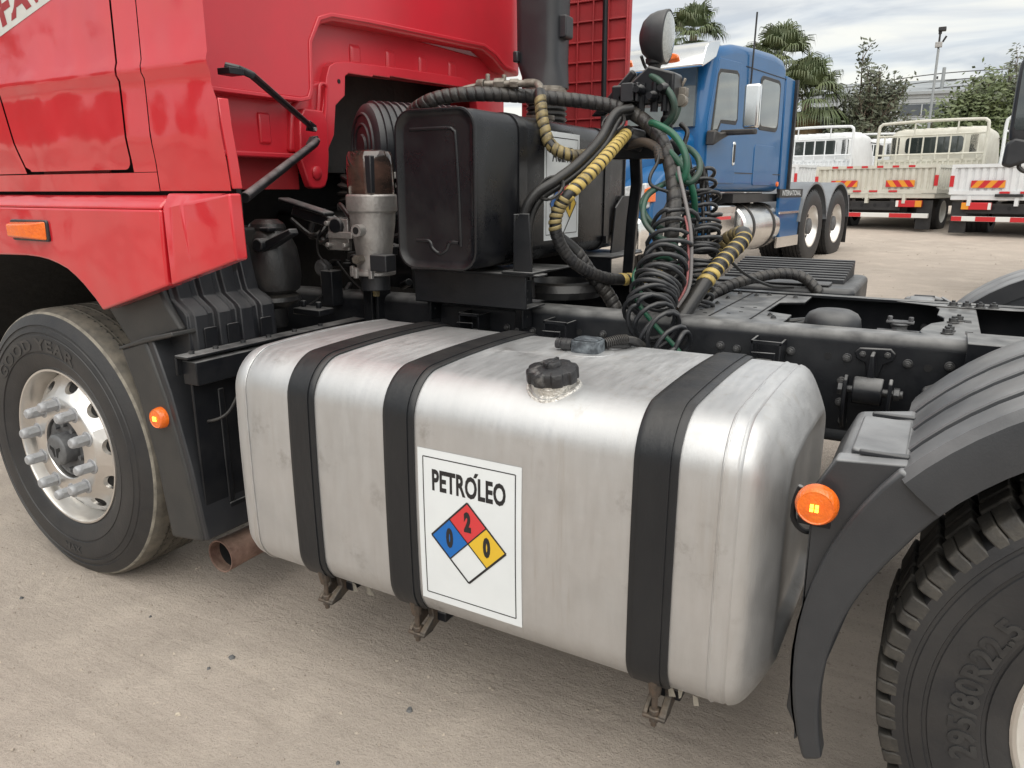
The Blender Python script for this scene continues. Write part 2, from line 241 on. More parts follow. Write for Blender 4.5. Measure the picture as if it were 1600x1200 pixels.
# ------------------------------------------------------------------ mesh building
class G:
    """collects shapes into one mesh"""
    def __init__(s): s.v = []; s.f = []; s.m = []
    def add(s, vs, fs, mi=0):
        o = len(s.v); s.v += [tuple(x) for x in vs]; s.f += [tuple(i+o for i in f) for f in fs]; s.m += [mi]*len(fs); return s
    def box(s, x0, x1, y0, y1, z0, z1, mi=0):
        v = [(x, y, z) for x in (x0, x1) for y in (y0, y1) for z in (z0, z1)]
        return s.add(v, [(0,1,3,2),(4,6,7,5),(0,4,5,1),(2,3,7,6),(0,2,6,4),(1,5,7,3)], mi)
    def prism(s, pts, plane, a, b, mi=0):
        """outline pts extruded between a and b along the remaining axis; plane 'xz','yz','xy'"""
        def P(p, t): return {'xz': (p[0], t, p[1]), 'yz': (t, p[0], p[1]), 'xy': (p[0], p[1], t)}[plane]
        n = len(pts); v = [P(p, a) for p in pts]+[P(p, b) for p in pts]
        f = [tuple(range(n)), tuple(range(2*n-1, n-1, -1))]+[(i, (i+1) % n, n+(i+1) % n, n+i) for i in range(n)]
        return s.add(v, f, mi)
    def rings(s, rings, mi=0, cap=True, closed=True):
        n = len(rings[0]); v = [p for r in rings for p in r]; f = []
        for k in range(len(rings)-1):
            for i in range(n if closed else n-1):
                j = (i+1) % n; f.append((k*n+i, k*n+j, (k+1)*n+j, (k+1)*n+i))
        if cap: f += [tuple(range(n-1, -1, -1)), tuple(range((len(rings)-1)*n, len(rings)*n))]
        return s.add(v, f, mi)
    def lathe(s, prof, c, axis='y', seg=32, mi=0, cap=True, a0=0, a1=None):
        """prof: list of (radius, offset along axis)"""
        full = a1 is None; a1 = 2*math.pi if full else a1
        n = seg if full else seg+1; rs = []
        for r, h in prof:
            ring = []
            for i in range(n):
                a = a0+(a1-a0)*i/seg; p, q = r*math.cos(a), r*math.sin(a)
                ring.append({'y': (c[0]+p, c[1]+h, c[2]+q), 'x': (c[0]+h, c[1]+p, c[2]+q), 'z': (c[0]+p, c[1]+q, c[2]+h)}[axis])
            rs.append(ring)
        return s.rings(rs, mi, cap and full, full)
    def cyl(s, p, q, r, seg=14, mi=0, r2=None):
        p, q = Vector(p), Vector(q); d = (q-p).normalized(); u = d.orthogonal().normalized(); w = d.cross(u); r2 = r if r2 is None else r2
        return s.rings([[p+(u*math.cos(t)+w*math.sin(t))*r for t in [2*math.pi*i/seg for i in range(seg)]],
                        [q+(u*math.cos(t)+w*math.sin(t))*r2 for t in [2*math.pi*i/seg for i in range(seg)]]], mi)
    def tube(s, path, r, seg=10, mi=0, rfun=None):
        fr = frames(path); rs = []
        for k, (p, t, u, w) in enumerate(fr):
            rr = rfun(k/(len(fr)-1)) if rfun else r
            rs.append([p+(u*math.cos(a)+w*math.sin(a))*rr for a in [2*math.pi*i/seg for i in range(seg)]])
        return s.rings(rs, mi)
    def obj(s, name, mats, parent=None, bevel=0, seg=2, smooth=True, angle=35, loc=None, rot=None, sub=0):
        me = bpy.data.meshes.new(name); me.from_pydata([tuple(v) for v in s.v], [], s.f); me.validate()
        mats = mats if isinstance(mats, (list, tuple)) else [mats]
        for m in mats: me.materials.append(M[m] if isinstance(m, str) else m)
        if len(mats) > 1 and len(me.polygons) == len(s.m): me.polygons.foreach_set('material_index', s.m)
        bm = bmesh.new(); bm.from_mesh(me); bmesh.ops.recalc_face_normals(bm, faces=bm.faces); bm.to_mesh(me); bm.free()
        if smooth:
            me.polygons.foreach_set('use_smooth', [True]*len(me.polygons)); me.set_sharp_from_angle(angle=R(angle))
        o = bpy.data.objects.new(name, me); COL.objects.link(o)
        if bevel:
            b = o.modifiers.new('b', 'BEVEL'); b.width = bevel; b.segments = seg; b.limit_method = 'ANGLE'; b.angle_limit = R(40); b.harden_normals = False
        if sub:
            q = o.modifiers.new('s', 'SUBSURF'); q.levels = q.render_levels = sub
        if parent: o.parent = parent
        if loc: o.location = loc
        if rot: o.rotation_euler = rot
        return o

def frames(path):
    path = [Vector(p) for p in path]; out = []; u = None
    for i, p in enumerate(path):
        t = (path[min(i+1, len(path)-1)]-path[max(i-1, 0)]).normalized()
        u = t.orthogonal().normalized() if u is None else (u-t*u.dot(t)).normalized()
        out.append((p, t, u, t.cross(u)))
    return out
def spline(pts, n=8):
    P = [Vector(p) for p in pts]; P = [P[0]*2-P[1]]+P+[P[-1]*2-P[-2]]; out = []
    for i in range(1, len(P)-2):
        a, b, c, d = P[i-1:i+3]
        for k in range(n):
            t = k/n; out.append(0.5*((2*b)+(c-a)*t+(2*a-5*b+4*c-d)*t*t+(3*b-a-3*c+d)*t**3))
    out.append(P[-2]); return out
def resample(path, step):
    path = [Vector(p) for p in path]; out = [path[0]]; acc = 0
    for a, b in zip(path, path[1:]):
        L_ = (b-a).length; d = step-acc
        while d <= L_: out.append(a.lerp(b, d/L_)); d += step
        acc = (acc+L_) % step
    out.append(path[-1]); return out
def copyobj(o, parent=None, loc=None, rot=None):
    c = o.copy(); COL.objects.link(c)
    if parent: c.parent = parent
    if loc is not None: c.location = loc
    if rot is not None: c.rotation_euler = rot
    return c
def empty(name, loc=(0, 0, 0), rz=0):
    o = bpy.data.objects.new(name, None); COL.objects.link(o); o.location = loc; o.rotation_euler = (0, 0, rz); o.empty_display_size = 0.2; return o
def tag(o, label=None, cat=None, group=None, kind=None):
    if label: o['label'] = label
    if cat: o['category'] = cat
    if group: o['group'] = group
    if kind: o['kind'] = kind
    return o
def text2d(body, size=1.0, sx=1.0, bold=0.0, align='CENTER', space=1.0):
    """flat glyph mesh: (verts2d, faces)"""
    c = bpy.data.curves.new('t', 'FONT'); c.body = body; c.size = size; c.align_x = align; c.align_y = 'CENTER'; c.offset = bold; c.resolution_u = 3; c.space_character = space
    o = bpy.data.objects.new('t', c); COL.objects.link(o)
    dg = bpy.context.evaluated_depsgraph_get(); me = o.evaluated_get(dg).to_mesh()
    v = [(p.co.x*sx, p.co.y) for p in me.vertices]; f = [tuple(p.vertices) for p in me.polygons]
    o.evaluated_get(dg).to_mesh_clear(); bpy.data.objects.remove(o); bpy.data.curves.remove(c)
    return v, f
def rrect(a0, a1, b0, b1, r, n=6):
    out = []
    for cx, cy, s in ((a1-r, b1-r, 0), (a0+r, b1-r, 1), (a0+r, b0+r, 2), (a1-r, b0+r, 3)):
        for k in range(n+1):
            t = math.pi/2*(s+k/n); out.append((cx+r*math.cos(t), cy+r*math.sin(t)))
    return out

# ------------------------------------------------------------------ ground
def gz(y): 
    return 0.0 if y <= 0.5 else (0.0395*(y-0.5) if y < 22 else 0.0395*21.5+0.01*(1-math.exp(-(y-22)/10)))
def make_ground():
    xs = [-900, -400, -150, -60, -30, -15]+[-10+i*0.5 for i in range(41)]+[15, 30, 60, 150, 400, 900]
    ys = [-900, -400, -150, -60, -25, -12, -6]+[-5+i*0.5 for i in range(60)]+[26, 30, 40, 60, 100, 200, 500, 1200]
    rnd = random.Random(3); g = G(); v = []
    for y in ys:
        for x in xs:
            n = 0 if (-1.5 < x < 4.5 and -1 < y < 3.2) else rnd.uniform(-0.012, 0.012)
            v.append((x, y, gz(y)+(n if abs(x) < 12 and -6 < y < 22 else 0)))
    w = len(xs); f = [(j*w+i, j*w+i+1, (j+1)*w+i+1, (j+1)*w+i) for j in range(len(ys)-1) for i in range(w-1)]
    o = g.add(v, f).obj('ground', 'ground', angle=80); o['kind'] = 'structure'
    M['pebble'] = mat('small_stone', (0.23, 0.20, 0.17), 0.9, base2=(0.48, 0.42, 0.35), nscale=25, bump=0.2)
    M['pebbledark'] = mat('dark_stone', (0.075, 0.078, 0.08), 0.85, base2=(0.15, 0.15, 0.15), nscale=30, bump=0.3)
    M['pebblepale'] = mat('pale_stone', (0.52, 0.46, 0.37), 0.85, base2=(0.40, 0.35, 0.28), nscale=30, bump=0.3)
    g = G(); rnd = random.Random(11)
    def stone(g, x, y, z, s, rnd, flat=0.6):
        vs = []
        for a in range(5):
            t = 2*math.pi*a/5+rnd.uniform(-.3, .3); r = s*rnd.uniform(.7, 1.2); vs.append((x+r*math.cos(t), y+r*math.sin(t), z-s*0.1))
        for a in range(5):
            t = 2*math.pi*a/5+rnd.uniform(-.3, .3); r = s*rnd.uniform(.35, .8); vs.append((x+r*math.cos(t), y+r*math.sin(t), z+s*flat*rnd.uniform(.6, 1.1)))
        fs = [(5, 6, 7, 8, 9)]+[(i, (i+1) % 5, 5+(i+1) % 5, 5+i) for i in range(5)]
        g.add(vs, fs, 0)
    for i in range(9000):
        x = rnd.uniform(-1.5, 3.3); y = rnd.uniform(-1.1, 2.5)
        stone(g, x, y, gz(y), 0.0013+0.0062*rnd.random()**5, rnd)
    for i in range(1800):
        x = rnd.uniform(-1, 8); y = rnd.uniform(2.5, 14); stone(g, x, y, gz(y), 0.003+0.012*rnd.random()**3, rnd)
    tag(g.obj('gravel', 'pebble', smooth=False), 'fine tan gravel scattered over the packed dirt yard', 'gravel', kind='stuff')
    for x, y, s, mt, lab in [(0.011, -0.241, .011, 'pebbledark', 'small dark stone on the dirt below the front wheel, furthest left'),
            (0.526, -0.087, .008, 'pebbledark', 'small dark stone on the dirt below the exhaust pipe mouth'),
            (0.959, -0.107, .017, 'pebbledark', 'grey angular stone on the dirt left of the first tank strap hook'),
            (0.942, -0.18, .009, 'pebbledark', 'little dark stone just below the grey angular stone'),
            (1.042, -0.362, .010, 'pebblepale', 'pale small stone on open dirt in the lower left foreground'),
            (1.596, -0.025, .015, 'pebbledark', 'flat grey stone on the dirt below the hazard sticker'),
            (1.559, -0.277, .009, 'pebbledark', 'round dark stone at the very bottom of the foreground dirt'),
            (1.755, 0.168, .008, 'pebble', 'tan stone in the shadow under the fuel tank')]:
        q = G(); stone(q, 0, 0, 0, s*.78, rnd, .7); tag(q.obj('stone', mt, smooth=False, loc=(x, y, gz(y)+.001)), lab, 'stone')
make_ground()

# ------------------------------------------------------------------ red tractor truck
T = empty('red_truck'); tag(T, 'red tractor truck with black chassis and aluminium fuel tank in the foreground', 'truck')

# --- tyres and wheels
def arc_text(g, body, size, rad, cx, cz, mid_deg, yfun, sx=1.0, bold=0.0, mi=0, h=0.0025, inward=False, space=1.0):
    """raised letters bent round a wheel; mid_deg is the angle (0 = rear, 90 = top) of the middle"""
    v, f = text2d(body, size, sx, bold, space=space); P = []
    for dy in (0, -h):
        for x, y in v:
            if inward: a = R(mid_deg)+x/rad; r = rad-y
            else: a = R(mid_deg)-x/rad; r = rad+y
            P.append((cx+r*math.cos(a), yfun(r)+0.001+dy if dy == 0 else yfun(r)+dy, cz+r*math.sin(a)))
    n = len(v); g.add([p for p in P[n:]], f, mi)
    # skirts
    from collections import Counter
    e = Counter()
    for q in f:
        for i in range(len(q)): e[tuple(sorted((q[i], q[(i+1) % len(q)])))] += 1
    g.add(P, [(a, b, b+n, a+n) for (a, b), c in e.items() if c == 1], mi)

FW = (0.0, 0.0, 0.50)
def side_front(r):        # sidewall offset (y) of the front tyre at radius r
    pts = [(0.30, 0.004), (0.315, -0.006), (0.36, -0.020), (0.41, -0.024), (0.45, -0.018), (0.485, -0.004), (0.506, 0.010)]
    for (a, b), (c, d) in zip(pts, pts[1:]):
        if r <= c: return b+(d-b)*max(0, (r-a))/(c-a)
    return 0.010
def hole_sector(g, prof, c, nsec, hr, hs, mi=0, off=0, depth=0.03):
    """ring band with a round hole in every sector; prof = two (r,h) ends of the band"""
    (r0, h0), (r1, h1) = prof; da = 2*math.pi/nsec
    for k in range(nsec):
        base = off+k*da; n = 32; outer = []; inner = []; deep = []
        for i in range(n):
            t = 2*math.pi*i/n; ct, st = math.cos(t), math.sin(t)
            m = max(abs(ct), abs(st)); ou, ov = ct/m, st/m
            def PT(u, v, d=0):
                a = base+u*da/2; r = (r0+r1)/2+v*(r1-r0)/2; h = (h0+h1)/2+v*(h1-h0)/2
                return (c[0]+r*math.cos(a), c[1]+h+d, c[2]+r*math.sin(a))
            outer.append(PT(ou, ov)); inner.append(PT(ct*hr, st*hs)); deep.append(PT(ct*hr*.93, st*hs*.93, depth))
        v = outer+inner+deep
        f = [(i, (i+1) % n, n+(i+1) % n, n+i) for i in range(n)]+[(n+i, n+(i+1) % n, 2*n+(i+1) % n, 2*n+i) for i in range(n)]
        g.add(v, f, mi)
def front_wheel():
    c = FW; g = G()
    # rim: lip, barrel, dish with ten hand holes, mounting face
    g.lathe([(.2985, .012), (.3005, .004), (.2985, -.001), (.292, -.001), (.288, .006), (.286, .03), (.282, .06), (.277, .085)], c, seg=96, cap=False)
    g.lathe([(.277, .080), (.271, .070), (.266, .062)], c, seg=96, cap=False)
    hole_sector(g, ((.266, .062), (.200, .006)), c, 10, .42, .66, off=R(8), depth=.014)
    g.lathe([(.200, .006), (.194, .0), (.187, -.003), (.145, -.004), (.122, -.004), (.118, 0), (.118, .05)], c, seg=96, cap=False)
    w = g.obj('front_wheel', 'rim', T, angle=30)
    # black disc set close behind the hand holes, painting in their shade
    G().lathe([(.272, .084), (.268, .078), (.200, .022), (.16, .02)], c, seg=48, cap=False).obj('hole_shade_disc', 'soot_shade', w)
    g = G(); g.lathe([(.117, .03), (.112, .012), (.10, .012), (.06, .02), (.055, .02)], c, seg=48, cap=False)
    g.lathe([(.058, .02), (.058, -.03), (.052, -.036), (.046, -.037), (.0, -.037)], c, seg=40, cap=False)
    for k in range(10):
        a = R(18+36*k); g.cyl((c[0]+.088*math.cos(a), c[1]+.02, c[2]+.088*math.sin(a)), (c[0]+.088*math.cos(a), c[1]-.0, c[2]+.088*math.sin(a)), .010, 8)
    g.obj('hub', 'hub', w, angle=40)
    # hub cap emblem: two wing-like dark recesses
    e = G()
    for s in (1, -1):
        v = [(s*.006, .006), (s*.030, .016), (s*.033, .004), (s*.020, -.004), (s*.010, -.028), (s*.004, -.024)]
        e.prism([(c[0]+x, c[2]+z) for x, z in v], 'xz', c[1]-.0385, c[1]-.036)
    e.obj('emblem', 'soot_shade', w)
    ng = G(); ng.lathe([(.029, .0), (.029, .006), (.025, .009)], (0, 0, 0), seg=20)
    hexa = [(.0215*math.cos(R(60*i)), .0215*math.sin(R(60*i))) for i in range(6)]
    ng.prism(hexa, 'xz', -.042, .0); ng.lathe([(.0195, -.042), (.0190, -.053), (.015, -.060), (.0, -.062)], (0, 0, 0), seg=16, cap=False)
    n0 = ng.obj('wheel_nut', 'nut', w, bevel=.0015)
    for k in range(10):
        a = R(18+36*k+3); o = n0 if k == 0 else copyobj(n0, w)
        o.location = (c[0]+.1675*math.cos(a), c[1]-.005, c[2]+.1675*math.sin(a)); o.rotation_euler = (0, R(7*k*13 % 60), 0)
    # tyre
    g = G()
    prof = [(.290, .03), (.297, .012)]+[(r, side_front(r)) for r in (.302, .312, .33, .345, .36)]+[(.362, -.0175), (.366, -.0175), (.368, -.0215)]+[(r, side_front(r)) for r in (.385, .41, .428)]
    prof += [(.430, -.0185), (.436, -.0175), (.438, -.021), (.452, -.0165), (.454, -.013), (.462, -.011), (.464, -.014), (.485, -.003), (.500, .006)]
    g.lathe(prof, c, seg=128, cap=False, mi=0)
    g.lathe([(.500, .006), (.505, .009), (.5075, .013)], c, seg=128, cap=False, mi=2)
    tr = [(.5075, .013), (.512, .022)]; y = .03
    for k, gr in enumerate((.075, .125, .175, .225)):
        tr += [(.516, gr-.042 if k == 0 else tr[-1][1]+.002), (.517, gr-.005), (.504, gr-.004), (.504, gr+.004), (.517, gr+.005)]
    tr += [(.516, .272), (.510, .284), (.50, .29), (.45, .31), (.32, .30)]
    g.lathe(tr, c, seg=128, cap=False, mi=1)
    ty = g.obj('tyre', ['rubber', 'tread', 'scuff'], w, angle=32)
    t = G()
    arc_text(t, 'GOOD YEAR', .060, .392, c[0], c[2], 103, side_front, sx=1.45, bold=.0018, space=1.12)
    t2 = G(); arc_text(t2, 'MAX', .036, .402, c[0], c[2], -92, side_front, sx=1.3, inward=True, bold=.001)
    t.obj('tyre_lettering', 'letter', w, angle=20); t2.obj('tyre_lettering', 'letter', w, angle=20)
    # sipes: small slits along the tread ribs
    q = G()
    for gr in (.075, .125, .175, .225):
        for k in range(90):
            a = R(4*k)
            for s in (-1, 1):
                p = [(c[0]+rr*math.cos(aa), c[1]+gr+s*yy, c[2]+rr*math.sin(aa)) for rr, aa, yy in ((.5176, a, .005), (.5176, a+.012, .005), (.5176, a+.012, .011), (.5176, a, .011))]
                q.add(p, [(0, 1, 2, 3)])
    q.obj('tread_sipes', 'slot', w, smooth=False)['kind'] = 'stuff'
front_wheel()

RX = 3.257
def side_rear(r):
    pts = [(0.29, 0.012), (0.305, 0.0), (0.36, -0.016), (0.41, -0.020), (0.46, -0.012), (0.50, -0.004), (0.52, 0.0)]
    for (a, b), (c, d) in zip(pts, pts[1:]):
        if r <= c: return b+(d-b)*max(0, (r-a))/(c-a)
    return 0.0
def rear_wheel(y0, flip=1, detail=True):
    c = (RX, y0, .50)
    def H(h): return h*flip
    g = G()
    g.lathe([(.287, H(.02)), (.2985, H(.012)), (.2995, H(.003)), (.295, H(.0)), (.288, H(.004)), (.284, H(.03)), (.272, H(.07)), (.262, H(.12)), (.235, H(.150)), (.17, H(.165)), (.12, H(.165)), (.11, H(.16)), (.10, H(.10)), (.06, H(.08)), (.0, H(.08))], c, seg=72, cap=False)
    w = g.obj('rear_wheel', 'rim', T, angle=30)
    g = G(); pf = [(.285, H(.03))]+[(r, H(side_rear(r))) for r in (.292, .30, .315, .335)]+[(.337, H(-.006)), (.343, H(-.008)), (.345, H(-.013))]+[(r, H(side_rear(r))) for r in (.37, .40, .43)]
    pf += [(.432, H(-.014)), (.438, H(-.014)), (.440, H(-.018)), (.462, H(-.0125)), (.464, H(-.009)), (.470, H(-.008)), (.472, H(-.0105)), (.492, H(-.004)), (.497, H(.012))]
    pf += [(.497, H(.27)), (.45, H(.30)), (.30, H(.28))]
    g.lathe(pf, c, seg=112, cap=False)
    ty = g.obj('tyre', 'rubber', w, angle=32)
    # shoulder tread blocks
    lug = G(); n = 41; da = 2*math.pi/n
    for k in range(n):
        a = k*da
        for (ua, ub, ro) in ((0.0, 0.44, 0), (0.465, 0.80, 0)):
            rings = []
            for (yy, rr) in ((-.002, .497), (.001, .512), (.006, .520), (.05, .523)):
                rings.append((yy, rr))
            a0, a1 = a+ua*da, a+ub*da; v = []
            for yy, rr in [(-.0085, .474), (-.002, .508), (.006, .519), (.075, .524), (.078, .495)]:
                sh = .10*da*(yy/.08)
                v += [(c[0]+rr*math.cos(a0+sh), c[1]+H(yy), c[2]+rr*math.sin(a0+sh)), (c[0]+rr*math.cos(a1+sh), c[1]+H(yy), c[2]+rr*math.sin(a1+sh))]
            f = [(2*i, 2*i+1, 2*i+3, 2*i+2) for i in range(4)]+[(0, 2, 4, 6, 8), (9, 7, 5, 3, 1)]
            lug.add(v, f)
    for (b0, b1) in ((.09, .135), (.145, .19), (.20, .27)):
        for k in range(n):
            a0, a1 = k*da, k*da+.8*da; v = []
            for yy, rr in [(b0, .495), (b0+.002, .524), (b1-.002, .524), (b1, .495)]:
                v += [(c[0]+rr*math.cos(a0), c[1]+H(yy), c[2]+rr*math.sin(a0)), (c[0]+rr*math.cos(a1), c[1]+H(yy), c[2]+rr*math.sin(a1))]
            lug.add(v, [(2*i, 2*i+1, 2*i+3, 2*i+2) for i in range(3)]+[(0, 2, 4, 6), (7, 5, 3, 1)])
    lo = lug.obj('tread_blocks', 'lug', w, smooth=True, bevel=.0035, seg=2, angle=30); lo['kind'] = 'stuff'
    if detail:
        t = G(); arc_text(t, '295/80R22.5', .060, .372, c[0], c[2], 172, lambda r: y0+side_rear(r), sx=.95, bold=.002, space=1.05)
        t.obj('tyre_lettering', 'letter', w, angle=20)
    return w
rear_wheel(0.0); rear_wheel(2.54, -1, False)
G().cyl((RX, .1, .5), (RX, 2.44, .5), .085, 20).obj('rear_axle', 'black', T)
G().cyl((0, .12, .46), (0, 2.42, .46), .055, 16).obj('front_axle', 'black', T)

# --- fuel tank
TX0, TX1 = .985, 2.555; TY0, TY1 = -.02, .70; TZ0, TZ1 = .297, .972
def tank_section(ins=0.0, n=10):
    """closed rounded-square section in (y,z) with slightly bulging faces"""
    y0, y1, z0, z1 = TY0+ins, TY1-ins, TZ0+ins, TZ1-ins; cy, cz = (y0+y1)/2, (z0+z1)/2; hy, hz = (y1-y0)/2, (z1-z0)/2
    r = max(.02, .106-ins*.5); pts = []
    base = rrect(y0, y1, z0, z1, r, n); out = []
    for i, p in enumerate(base):
        q = base[(i+1) % len(base)]; m = 9 if i % (n+1) == n else 1
        for k in range(m): out.append((p[0]+(q[0]-p[0])*k/m, p[1]+(q[1]-p[1])*k/m))
    for y, z in out:
        u, v = (y-cy)/hy, (z-cz)/hz
        bz = .014*max(0, 1-u*u)*(1 if v > 0 else -.5)*abs(v)**3; by = .008*max(0, 1-v*v)*(1 if u > 0 else -1)*abs(u)**3
        pts.append((y+by, z+bz))
    return pts
def face_y(z):
    cz, hz = (TZ0+TZ1)/2, (TZ1-TZ0)/2; v = (z-cz)/hz; return TY0-.008*max(0, 1-v*v)
def fuel_tank():
    g = G(); st = [(.952, .30), (.952, .10), (.955, .07), (.966, .035), (.985, .012), (1.01, .002), (1.038, 0.0), (1.040, .0008), (1.044, .0008), (1.046, 0.0)]
    st += [(1.046+(2.415-1.046)*k/14, 0.0) for k in range(1, 15)]
    st += [(2.4175, -.0022), (2.422, -.0022), (2.425, 0.0), (2.445, .0005), (2.448, .003), (2.452, .003), (2.456, .001), (2.466, .004), (2.476, .010), (2.486, .020), (2.496, .034), (2.507, .052), (2.518, .072), (2.528, .092), (2.532, .102), (2.530, .109), (2.520, .118), (2.508, .126), (2.502, .135), (2.501, .18), (2.501, .30)]
    g.rings([[(x, y, z) for y, z in tank_section(i)] for x, i in st])
    tk = g.obj('fuel_tank', 'alu', T, angle=40)
    # straps
    sec = tank_section(-.006); n = len(sec)
    def strap(xc, w, name='tank_strap'):
        s = G(); inn = tank_section(-.0015); o1 = tank_section(-.007)
        # arc from lower front round the top to the back
        idx = sorted(range(n), key=lambda i: 0)
        def keep(p): return not (p[1] < TZ0+.02)
        seq = [i for i in range(n)]
        # find start: first kept after a not-kept
        st_ = next(i for i in range(n) if keep(o1[i]) and not keep(o1[i-1]))
        ids = []
        i = st_
        while keep(o1[i % n]) and len(ids) < n: ids.append(i % n); i += 1
        rows = []
        for i in ids:
            (a, b), (c, d) = inn[i], o1[i]
            e = tank_section(-.0095)[i] if False else d
            rows.append([(xc-w/2-.004, a, b), (xc-w/2-.004, (a+c)/2, (b+d)/2), (xc-w/2, c, d), (xc-w/2+.010, c, d), (xc+w/2-.010, c, d), (xc+w/2, c, d), (xc+w/2+.006, (a+c)/2, (b+d)/2), (xc+w/2+.006, a, b)])
        s.rings(rows, closed=False, cap=False)
        return s.obj(name, 'strap', tk, angle=50)
    for xc in (1.262, 1.600, 2.280):
        so = strap(xc, .088)
        s = G(); a_ = tank_section(-.0068); b_ = tank_section(-.0098); ids = [i for i in range(n) if a_[i][1] > TZ0+.03]
        k0 = next(j for j in range(len(ids)) if ids[j]-ids[j-1] != 1); ids = ids[k0:]+ids[:k0]; w = .066
        s.rings([[(xc-w/2, *a_[i]), (xc-w/2, *b_[i]), (xc+w/2, *b_[i]), (xc+w/2, *a_[i])] for i in ids], closed=False, cap=False); s.obj('strap_steel', 'strap', so, angle=50) if False else s.obj('strap_steel', 'strap', tk, angle=50)
    # weld beads where the end caps meet the shell
    for xw in (1.0415, 2.4205):
        rr = random.Random(4); sec_ = tank_section(-.001); pts_ = [(xw+rr.uniform(-.0006, .0006), y, z) for y, z in sec_]+[(xw, *sec_[0])]
        G().tube(resample(pts_, .006), .0030, 6, rfun=lambda t: .0024+.0004*math.sin(t*260)).obj('weld_bead', 'alu', tk, angle=60)
    # rubber lining edge showing beside the straps
    # strap hooks under the tank
    hk = G()
    hk.prism([(.025, .300), (.032, .262), (-.012, .236), (-.014, .226), (.02, .222), (.06, .236), (.30, .250), (.30, .275), (.09, .266), (.06, .30)], 'yz', .012, .030)
    hk.prism([(.025, .300), (.032, .262), (-.012, .236), (-.014, .226), (.02, .222), (.06, .236), (.12, .262), (.09, .266), (.06, .30)], 'yz', -.026, -.014); hk.box(-.026, .030, -.016, .03, .222, .231)
    h0 = hk.obj('strap_hook', 'strapsteel', tk, bevel=.003)
    bg = G(); bg.cyl((0, -.004, .200), (0, -.004, .345), .0070, 10); bg.cyl((0, -.004, .232), (0, -.004, .246), .013, 6); bg.cyl((0, -.004, .212), (0, -.004, .222), .012, 6); bg.cyl((0, -.006, .285), (0, -.010, .345), .013, 10, 0, .020)
    b0 = bg.obj('strap_bolt', 'strapsteel', tk, bevel=.002)
    for k, xc in enumerate((1.275, 1.612, 2.295)):
        for o in (h0, b0):
            q = o if k == 0 else copyobj(o, tk); q.location = (xc, .01, .012)
    # carrier beams under and behind the tank
    for xc in (1.30, 1.64, 2.31):
        q = G(); q.prism([(.06, .255), (.06, .285), (.72, .285), (.72, .90), (.76, .93), (.845, .93), (.845, .70), (.78, .40), (.72, .255)], 'yz', xc-.03, xc+.03); q.obj('tank_carrier', 'black', tk, bevel=.004)
    # upper strap anchors seen behind the tank top
    for xc in (1.300, 1.645, 2.332):
        q = G(); w = .040
        for s in (-1, 1): q.box(xc+s*w-.003, xc+s*w+.003, .765, .846, .93, 1.0 if s < 0 else .995)
        q.box(xc-w-.003, xc+w+.003, .765, .771, .988, .999); q.tube([(xc-w, .745, .92), (xc-w+.006, .745, .966), (xc+w-.010, .745, .968), (xc+w-.014, .745, .92)], .0035, 6)
        q.obj('strap_anchor', 'black', tk, bevel=.002)
    # filler neck and cap
    nk = (1.985, .085, .955)
    ax = Vector((-.02, -.14, 1)).normalized()
    q = G(); q.lathe([(.062, -.02), (.060, .004), (.055, .012), (.052, .016), (.052, .058)], (0, 0, 0), 'z', 40)
    qq = q.obj('filler_neck', 'weld', tk, angle=30); qq.location = nk; qq.rotation_euler = ax.to_track_quat('Z', 'Y').to_euler()
    q = G(); rs = []
    def lobed(r, h, k=.0028): return [((r+(k if math.cos(8*a) > -.25 else -k))*math.cos(a), (r+(k if math.cos(8*a) > -.25 else -k))*math.sin(a), h) for a in [2*math.pi*i/96 for i in range(96)]]
    rs = [lobed(.058, .038), lobed(.0595, .042), lobed(.0595, .064), lobed(.057, .069), lobed(.048, .072, .001), lobed(.030, .074, 0), lobed(.024, .074, 0)]
    q.rings(rs); q.lathe([(.022, .072), (.022, .080), (.019, .085), (.0, .086)], (0, 0, 0), 'z', 28, cap=False); q.box(-.004, .004, -.026, .026, .078, .087); q.box(-.03, -.022, -.006, .006, .070, .080)
    cp = q.obj('filler_cap', 'cap', tk, angle=40, bevel=.001); cp.location = nk; cp.rotation_euler = ax.to_track_quat('Z', 'Y').to_euler()
    # weld bead round the neck
    q = G(); loop = []
    for i in range(49):
        a = 2*math.pi*i/48; x, y = nk[0]+.061*math.cos(a), nk[1]+.061*math.sin(a)
        u = (y-.34)/.36; z = .972+.014*max(0, 1-u*u)
        if y < TY0+.115: z -= .115-math.sqrt(max(0, .115**2-(TY0+.115-y)**2))
        loop.append((x, y, z+.001))
    q.tube(loop, .0055, 8); q.obj('filler_weld', 'weld', tk)
    # level sender and its plug
    q = G(); q.prism(rrect(1.872, 1.955, .40, .475, .018, 4), 'xy', .985, 1.020); q.prism(rrect(1.878, 1.949, .405, .47, .016, 4), 'xy', 1.020, 1.024)
    sd = q.obj('level_sender', 'sender', tk, bevel=.004)
    q = G(); q.lathe([(.016, .0), (.018, .008), (.018, .03), (.014, .034), (.014, .05), (.0, .05)], (0, 0, 0), 'x', 16); p = q.obj('sender_plug', 'cap', tk); p.location = (1.872, .425, 1.003); p.rotation_euler = (0, 0, math.pi)
    q = G(); q.tube(spline([(1.952, .47, 1.008), (1.975, .50, 1.014), (1.99, .53, 1.012), (2.00, .58, 1.0), (1.995, .66, .97)]), .011, 10)
    q.tube(spline([(1.945, .48, .998), (1.972, .51, .996), (1.985, .55, .99), (1.975, .60, .985)]), .009, 10)
    fr = frames(resample(spline([(1.952, .47, 1.008), (1.975, .50, 1.014), (1.99, .53, 1.012)]), .006))
